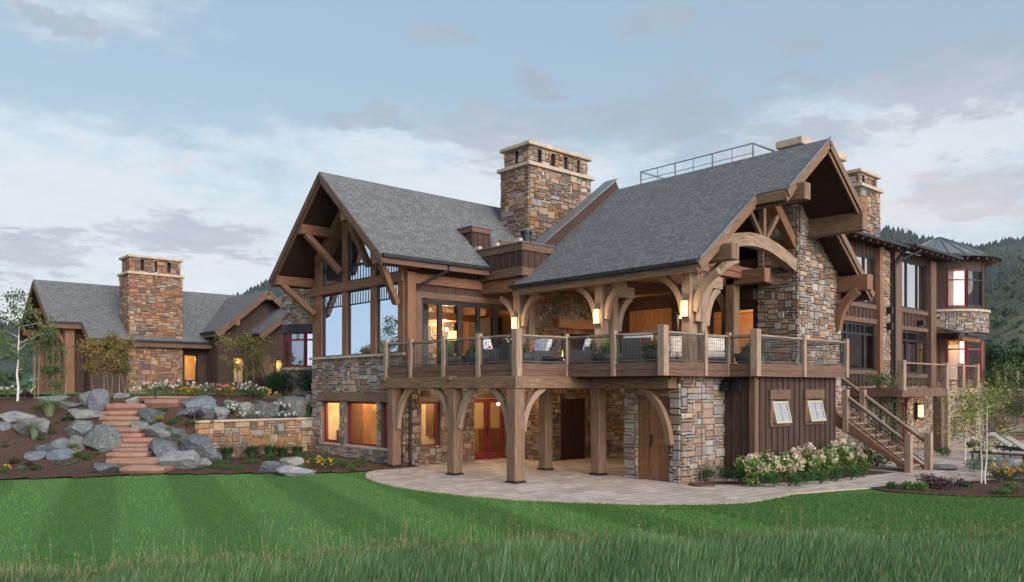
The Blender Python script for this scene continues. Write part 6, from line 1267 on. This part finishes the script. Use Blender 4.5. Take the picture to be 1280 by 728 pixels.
# trees beyond the right terrace
for px, d, hh, cr, col, lab in ((1240, 62, 5.2, 1.7, (.03, .07, .035), 'dark evergreen just right of the round tower'), (1262, 66, 4.6, 2.0, (.055, .10, .04), 'mid green tree beyond the terrace wall'), (1283, 60, 4.6, 1.9, (.06, .11, .04), 'green tree at the right edge beyond the wall'), (1250, 90, 6.0, 2.2, (.04, .085, .04), 'dark tree farther back beyond the terrace'), (1275, 95, 5.4, 2.0, (.09, .12, .05), 'yellow-green tree farther back at the right'), (1305, 70, 5.5, 2.2, (.05, .09, .04), 'dark tree just outside the right edge')):
    tree('field_tree', lab, Vector((*atD(px, d)[:2], 0.)), hh + 1.2, cr, 1., col, 2000, .3, .12, BARK, 'trees beyond the terrace wall', cl=cr * .38)
for k, (px, d) in enumerate(((1247, 50), (1256, 52), (1272, 49))):
    p = Vector((*atD(px, d)[:2], 2.25)); tag(one('fence_post', TIMBER2, None, lambda m: m.box(p.x - .07, p.x + .07, p.y - .07, p.y + .07, 1.6, 3.7)), ['left', 'middle', 'right'][k] + ' pale fence post above the right terrace wall', 'post', 'fence posts above the terrace wall')
# far scatter on the hills and in the valley
fo = MB(); rs = random.Random(3)
for k in range(6500):
    px = rs.uniform(-300, 1330); d = 1500 - 620 * rs.random() ** 1.9; q = atD(px, d)
    crest = [(-700, 430), (-150, 424), (0, 409), (35, 404), (70, 412), (110, 418), (230, 396), (300, 372), (335, 356), (352, 350), (380, 356), (430, 380), (900, 330), (1060, 300), (1112, 288), (1140, 296), (1180, 306), (1225, 311), (1262, 303), (1290, 301), (1340, 308)]
    if 420 < px < 1040: continue
    top = np.interp(px, [c[0] for c in crest], [c[1] for c in crest]); t = (d - 520) / 980; z = ((HY - top) / F * 1500 + HC) * t ** 1.25
    conifer_mesh(fo, q.x, q.y, z - 3, rs.uniform(9, 17), rs.uniform(4, 6.5), (.020, .040, .034), 2, 5)
tag(fo.build('forest', LEAF), 'conifer forest covering the far ridge', 'forest', None, 'stuff')
sc = MB()
for k in range(900):
    i = int(rs.random() * len(HP)); x, y, z = HP[i]; r = rs.uniform(.8, 2.6); P = blob(10, (r, r, r * .7), (x + rs.uniform(-6, 6), y + rs.uniform(-6, 6), z + r * .3), .3); sc.leaves(P, r * .9, gcol((.05, .075, .04), 10, .3), .8)
tag(sc.build('sagebrush', LEAF), 'dark scrub dotted over the right hillside', 'scrub', None, 'stuff')
vt = MB()
for k in range(260):
    px = rs.uniform(-300, 330); d = rs.uniform(150, 480); q = atD(px, d); r = rs.uniform(1.5, 4.0); P = blob(26, (r, r, r * .8), (q.x, q.y, 1.2 + r * .6), .3); vt.leaves(P, r * .7, gcol((.04, .07, .035), 26, .3), .8)
tag(vt.build('valley_trees', LEAF), 'dark line of trees across the far left valley', 'trees', None, 'stuff')
for k, (px, d, w) in enumerate(((22, 210, 9), (8, 240, 8))):
    p = atD(px, d); b = empty('farm_building', (p.x, p.y, 1.2), ['pale long farm building in the valley behind the white birch', 'small pale farm building at the far left of the valley'][k], 'building', 'farm buildings in the valley')
    one('wall', CREAM, b, lambda m: m.box(-w / 2, w / 2, -3, 3, -.2, 2.4)); one('roof', ROOFMET, b, lambda m: (m.hexa([(-w / 2 - .3, -3.3, 2.4), (w / 2 + .3, -3.3, 2.4), (w / 2 + .3, 3.3, 2.4), (-w / 2 - .3, 3.3, 2.4), (-w / 2 - .3, -.1, 3.9), (w / 2 + .3, -.1, 3.9), (w / 2 + .3, .1, 3.9), (-w / 2 - .3, .1, 3.9)])))
# ================================================================== FURNITURE
def armchair(p, rz, label, w=.92, name='armchair', cat='armchair', group=None, seats=1, cushion=CUSH):
    t = empty(name, p, label, cat, group, rz); d = .85; W = w
    fr = MB(); fr.box(-W / 2, W / 2, -d / 2, d / 2, .16, .28)
    for s in (-1, 1): fr.box(s * (W / 2 + .05) - .06, s * (W / 2 + .05) + .06, -d / 2, d / 2, .16, .60); fr.box(s * (W / 2 + .05) - .05, s * (W / 2 + .05) + .05, d / 2 - .2, d / 2 - .02, .6, .72)
    fr.hexa([(-W / 2, d / 2 - .12, .16), (W / 2, d / 2 - .12, .16), (W / 2, d / 2, .16), (-W / 2, d / 2, .16), (-W / 2, d / 2 + .06, .86), (W / 2, d / 2 + .06, .86), (W / 2, d / 2 + .14, .86), (-W / 2, d / 2 + .14, .86)])
    fr.build('frame', WICK, t, .02)
    for x in (-1, 1):
        for y in (-1, 1): one('leg', WICK, t, lambda m: m.box(x * W * .46 - .03, x * W * .46 + .03, y * .36 - .03, y * .36 + .03, 0, .17))
    sw_ = W / seats
    for k in range(seats):
        x0 = -W / 2 + k * sw_ + .015; x1 = x0 + sw_ - .03
        one('seat_cushion', cushion, t, lambda m: m.box(x0, x1, -d / 2 - .02, d / 2 - .16, .29, .47), .05)
        one('back_cushion', cushion, t, lambda m: m.hexa([(x0, d / 2 - .34, .475), (x1, d / 2 - .34, .475), (x1, d / 2 - .15, .475), (x0, d / 2 - .15, .475), (x0, d / 2 - .20, 1.02), (x1, d / 2 - .20, 1.02), (x1, d / 2 - .02, 1.0), (x0, d / 2 - .02, 1.0)]), .05)
    return t
def dk(px, py, X): p = onX(px, py, X); p.z = DZ; return p
def faceview(p, off=0.): return math.atan2(p.y, p.x) - math.pi / 2 + off
LINEN = M_plain('cream_linen_cushion', (.58, .54, .50), .9, 0, .2, 8., .3)
p = Vector((17.9, 18.75, DZ)); armchair(p, faceview(p, -1.0), 'left pale blue patterned armchair by the outdoor fireplace, turned right')
p = Vector((18.75, 17.55, DZ)); armchair(p, faceview(p, -1.75), 'right pale blue patterned armchair by the outdoor fireplace, seen from its side', w=.8)
p = Vector((19.6, 15.0, DZ)); armchair(p, faceview(p, .35), 'long cream sofa between the porch posts', 2.2, 'sofa', 'sofa', None, 3, LINEN)
p = Vector((18.5, 14.9, DZ)); armchair(p, faceview(p, 2.9), 'grey lounge chair with cream cushion before the sofa', .9, cushion=LINEN)
p = Vector((20.6, 13.9, DZ)); armchair(p, faceview(p, .2), 'cream armchair behind the right porch post', 1.0, cushion=LINEN)
p = Vector((16.2, 18.9, DZ)); armchair(p, faceview(p, 1.2), 'pale blue ottoman chair behind the square planter', .7)
ct = empty('coffee_table', (18.0, 17.9, DZ), 'low round fire table between the two blue armchairs', 'table')
one('top', WICK, ct, lambda m: m.lathe((0, 0, 0), [(0, .40), (.42, .40), (.42, .34), (0, .34)], 24)); one('base', POT, ct, lambda m: m.lathe((0, 0, 0), [(.3, 0), (.22, .34)], 20))
def planter(x, y, r, hh, label, col, flower=None, kind='bowl', hf=.5, spike=False):
    t = empty('planter', (x, y, DZ), label, 'planter', 'planters behind the deck railing'); mat = TEAL if kind == 'teal' else POT
    if kind == 'box': one('pot', WICK, t, lambda m: m.hexa([(-r, -r, 0), (r, -r, 0), (r, r, 0), (-r, r, 0), (-r * 1.1, -r * 1.1, hh), (r * 1.1, -r * 1.1, hh), (r * 1.1, r * 1.1, hh), (-r * 1.1, r * 1.1, hh)]), .02)
    else: one('pot', mat, t, lambda m: (m.lathe((0, 0, 0), [(r * .45, 0), (r * .85, hh * .5), (r, hh), (r * .93, hh), (r * .85, hh * .9), (0, hh * .88)], 24)), 0, True)
    f = MB(); 
    for k in range(4): P = blob(130, (r * .6, r * .6, hf * .35), (random.uniform(-.4, .4) * r, random.uniform(-.4, .4) * r, hh + hf * .25), .2); f.leaves(P, .075, gcol(col, 130, .35))
    if spike:
        for i in range(60):
            a = random.uniform(0, 6.3); q = random.uniform(.1, .5) * r * 1.3; b = Vector((math.cos(a), math.sin(a), 0)); s = Vector((-b.y, b.x, 0)) * .012
            f.face([b * q * .2 - s + Vector((0, 0, hh)), b * q * .2 + s + Vector((0, 0, hh)), b * q + Vector((0, 0, hh + hf * random.uniform(.8, 1.5)))], None, (.07, .15, .05))
    f.build('foliage', LEAF, t)
    if flower:
        g = MB()
        for k in range(22): P = blob(8, (.045,) * 3, (random.uniform(-.95, .95) * r, random.uniform(-.95, .95) * r, hh + hf * random.uniform(.2, .62)), .3); g.leaves(P, .05, gcol(flower[k % len(flower)], 8, .15), .8)
        g.build('blossom', LEAF, t)
RDF, WHF = (.55, .03, .04), (.62, .60, .62)
planter(15.85, 20.75, .42, .42, 'black bowl planter nearest the left end of the railing', MG, None, 'bowl', .5, True)
planter(15.6, 18.95, .40, .45, 'black bowl planter with red flowers and spikes before the glass doors', MG, [RDF], 'bowl', .6, True)
planter(15.42, 19.1, .11, .40, 'small teal pot beside the spiky bowl planter', MG, None, 'teal', .3)
planter(15.5, 17.35, .22, .68, 'square grey planter with white and crimson flowers', MG, [WHF, WHF, (.4, .03, .10)], 'box', .35)
planter(15.7, 16.95, .34, .42, 'dark bowl with red geraniums left of the big corner post', MG, [RDF], 'bowl', .45)
planter(17.75, 15.55, .52, .40, 'wide black bowl planter with tall grass below the middle porch post', (.07, .12, .05), None, 'bowl', .5, True)
planter(17.5, 13.55, .42, .42, 'black bowl with red flower left of the near deck corner', MG, [RDF], 'bowl', .5, True)
planter(17.3, 13.75, .10, .38, 'slim teal pot beside the near deck corner bowl', MG, None, 'teal', .25)
planter(20.9, 12.75, .45, .42, 'black bowl planter inside the right corner of the deck', (.06, .10, .04), None, 'bowl', .4, True)
planter(21.1, 12.5, .12, .40, 'teal pot by the right corner bowl', MG, None, 'teal', .25)
# loungers on the right terrace
def lounger(px, py, label, off):
    p = onZ(px, py); t = empty('sun_lounger', p, label, 'sun lounger', 'sun loungers on the right terrace', faceview(p, off))
    fr = MB()
    for y in (-.32, .32): fr.beam((-.95, y, .32), (.95, y, .32), .05, .06)
    for x in (-.92, .3, .92): fr.beam((x, -.32, .32), (x, .32, .32), .05, .05)
    fr.build('frame', WICK, t)
    for x in (-.85, .8):
        for y in (-.3, .3): one('leg', WICK, t, lambda m: m.box(x - .025, x + .025, y - .025, y + .025, 0, .32))
    one('seat_sling', MESHFAB, t, lambda m: m.box(-.2, .93, -.29, .29, .345, .37)); one('backrest', MESHFAB, t, lambda m: m.beam((-.2, 0, .36), (-.95, 0, .86), .58, .04)); [one('back_prop', WICK, t, lambda m: m.beam((-.5, y, .55), (-.62, y, .32), .03, .03, (0, 1, 0))) for y in (-.27, .27)]
lounger(1252, 578, 'left sun lounger with its back raised on the right terrace', -.35); lounger(1272, 570, 'middle sun lounger behind the left one', -.35); lounger(1290, 574, 'right sun lounger cut by the edge', -.35)
# low path light by the rain chain bed and garden lamp poles on the steps
p = gp(194, 509); tag(one('path_light', BRONZE, None, lambda m: (m.tube([p, p + Vector((0, 0, .55))], .02, 6), m.lathe(p, [(.09, .5), (.01, .58)], 10))), 'thin dark path light standing by the upper steps', 'lamp')
# ================================================================== MEADOW in the foreground
def meadow():
    n = 170000; edge_px = np.array([-400, 0, 200, 400, 640, 900, 1280, 1700]); edge_py = np.array([738, 725, 711, 697, 678, 673, 670, 669])
    px = RNG.uniform(-330, 1610, n); u = RNG.random(n)
    d_edge = F * HC / (np.interp(px, edge_px, edge_py) - HY) + RNG.normal(0, .28, n) + .45 * np.sin(px * .013) * np.sin(px * .037 + 1); d = np.sqrt(9.0 ** 2 + u * (d_edge ** 2 - 81)); 
    l = (px - CX) / F * d; x = l * SN + d * CS; y = -l * CS + d * SN
    patch = np.array([mnoise.noise(Vector((a * .55, b * .55, 0))) for a, b in zip(x[::1], y[::1])])
    e = np.clip((d_edge - d) / 1.7, 0.0, 1); hh = RNG.uniform(.14, .36, n) * (1 + .45 * patch) * (.28 + .72 * e)
    ang = RNG.uniform(0, 6.28, n); ln = RNG.normal(.0, .10, n) + .03; dx = np.cos(ang) * ln + .05 * SN; dy = np.sin(ang) * ln - .05 * CS
    wd = RNG.uniform(.0024, .0052, n); sx, sy = np.cos(ang + 1.57), np.sin(ang + 1.57)
    V = np.zeros((n, 5, 3)); 
    V[:, 0] = np.stack([x - sx * wd, y - sy * wd, np.zeros(n)], 1); V[:, 1] = np.stack([x + sx * wd, y + sy * wd, np.zeros(n)], 1)
    mx, my = x + dx * .35, y + dy * .35; V[:, 2] = np.stack([mx + sx * wd * .8, my + sy * wd * .8, hh * .6], 1); V[:, 3] = np.stack([mx - sx * wd * .8, my - sy * wd * .8, hh * .6], 1)
    V[:, 4] = np.stack([x + dx, y + dy, hh], 1)
    base = np.where((RNG.random(n) < .17)[:, None], np.array([.22, .30, .19]), np.array([.078, .168, .058])) * (1 + .28 * patch)[:, None] * RNG.uniform(.6, 1.35, (n, 1))
    dry = (RNG.random(n) < np.where(d > d_edge - .35, .38, .035)); base[dry] = np.array([.27, .215, .105]) * RNG.uniform(.7, 1.2, (dry.sum(), 1))
    me = bpy.data.meshes.new('meadow_grass'); me.vertices.add(n * 5); me.vertices.foreach_set('co', V.astype(np.float32).ravel())
    i5 = np.arange(n)[:, None] * 5; lv = np.concatenate([i5 + np.array([[0, 1, 2, 3]]), i5 + np.array([[3, 2, 4]])], 1).ravel()
    me.loops.add(n * 7); me.loops.foreach_set('vertex_index', lv.astype(np.int32)); me.polygons.add(n * 2)
    st = np.stack([np.arange(n) * 7, np.arange(n) * 7 + 4], 1).ravel(); me.polygons.foreach_set('loop_start', st.astype(np.int32))
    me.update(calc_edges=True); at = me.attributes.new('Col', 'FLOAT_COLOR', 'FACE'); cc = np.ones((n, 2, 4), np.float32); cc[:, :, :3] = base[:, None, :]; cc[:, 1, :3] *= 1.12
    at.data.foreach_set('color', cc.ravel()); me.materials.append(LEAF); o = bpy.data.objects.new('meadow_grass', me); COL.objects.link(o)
    tag(o, 'tall uncut meadow grass along the bottom of the view', 'grass', None, 'stuff')
    # dry seed stalks standing along the mowing edge
    sm = MB(); m = 700; px = RNG.uniform(-200, 1500, m); de = F * HC / (np.interp(px, edge_px, edge_py) - HY)
    for a, b in zip(px, de):
        d = b - abs(random.gauss(0, .3)); q = atD(a, d); z = random.uniform(.3, .62) if random.random() < .25 else random.uniform(.12, .32); tp = q + Vector((random.gauss(0, .06), random.gauss(0, .06), z))
        c = (.34 * random.uniform(.8, 1.2), .27, .14); sm.tube([q, q.lerp(tp, .6), tp], [.0022, .0018, .0014], 3, c, cap=False)
        P = np.array([q.lerp(tp, random.uniform(.78, 1.)) for _ in range(7)]) + RNG.normal(0, .008, (7, 3)); sm.leaves(P, .022, gcol((.36, .28, .15), 7, .2), .35)
    tag(sm.build('seed_stalks', LEAF), 'dry straw-coloured seed stalks along the edge of the mown lawn', 'grass', None, 'stuff')
def lawn_blades():
    n = 130000; edge_px = np.array([-400, 0, 200, 400, 640, 900, 1280, 1700]); edge_py = np.array([738, 725, 711, 697, 678, 673, 670, 669])
    fx = np.array([-400, 0, 100, 185, 330, 460, 475, 520, 640, 800, 930, 990, 1110, 1280, 1700]); fy = np.array([612, 601, 598, 594.5, 593, 591, 604, 613, 625.5, 631, 629, 618, 616, 623, 626])
    px = RNG.uniform(-330, 1610, n); d0 = F * HC / (np.interp(px, edge_px, edge_py) - HY) - .3; d1 = F * HC / (np.interp(px, fx, fy) - HY); d = np.sqrt(d0 ** 2 + RNG.random(n) * (d1 ** 2 - d0 ** 2))
    l = (px - CX) / F * d; x = l * SN + d * CS; y = -l * CS + d * SN; hh = RNG.uniform(.018, .045, n); a = RNG.uniform(0, 6.28, n); w = RNG.uniform(.004, .010, n); ln = RNG.normal(0, .03, n)
    st = np.clip((np.sin((x * .962 - y * .273) * 2 * math.pi / 2.55 + .4) + .35) / .7, 0, 1) * np.interp(x, [13, 15.5], [1, .12])
    V = np.zeros((n, 3, 3)); z0 = np.full(n, -.015); V[:, 0] = np.stack([x - np.sin(a) * w, y + np.cos(a) * w, z0], 1); V[:, 1] = np.stack([x + np.sin(a) * w, y - np.cos(a) * w, z0], 1); V[:, 2] = np.stack([x + np.cos(a) * ln, y + np.sin(a) * ln, hh], 1)
    c = (np.array([.068, .162, .042])[None, :] * (1 + .55 * st[:, None])) * RNG.uniform(.7, 1.22, (n, 1)); c[:, 0] *= RNG.uniform(.85, 1.3, n)  # blades repeat the painted stripe sheen in their colour
    mb = MB(); mb.v = list(map(tuple, V.reshape(-1, 3).tolist())); mb.f = [(3 * i, 3 * i + 1, 3 * i + 2) for i in range(n)]; mb.uv = [(0, 0)] * (3 * n); mb.c = list(map(tuple, c.tolist())); mb.m = [0] * n
    tag(mb.build('lawn_grass', LEAF), 'short mown grass blades of the striped lawn', 'grass', None, 'stuff')
meadow(); lawn_blades()
sheet('meadow_soil', [tuple(onZ(a, b)[:2]) for a, b in ((-330, 736), (0, 724), (200, 710), (400, 696), (640, 677), (900, 672), (1280, 669), (1610, 668))] + [tuple(atD(1610, 6)[:2]), tuple(atD(640, 5)[:2]), tuple(atD(-330, 6)[:2])], -.004, MATS['dark_turf'] if 'dark_turf' in MATS else M_plain('dark_turf', (.035, .08, .03), .95, 0, .5, 9., .6))
# ================================================================== HAZE: even thin air round everything
def haze():

    me = bpy.data.meshes.new('haze'); b = MB(); b.box(-2600, 2700, -2100, 2700, -2.5, 345); me.from_pydata(b.v, [], b.f)
    bm = bmesh.new(); bm.from_mesh(me); bmesh.ops.remove_doubles(bm, verts=bm.verts, dist=1e-3); bmesh.ops.recalc_face_normals(bm, faces=bm.faces); bm.to_mesh(me); bm.free()
    m = bpy.data.materials.new('thin_haze'); m.use_nodes = True; n = m.node_tree.nodes; n.remove(n['Principled BSDF']); v = n.new('ShaderNodeVolumePrincipled')
    v.inputs['Color'].default_value = (.80, .88, 1., 1); v.inputs['Density'].default_value = .00007; v.inputs['Anisotropy'].default_value = .1; m.node_tree.links.new(v.outputs[0], n['Material Output'].inputs['Volume'])
    me.materials.append(m); o = bpy.data.objects.new('haze', me); COL.objects.link(o); tag(o, 'thin blue evening air over the valley', 'haze', None, 'stuff')
haze()
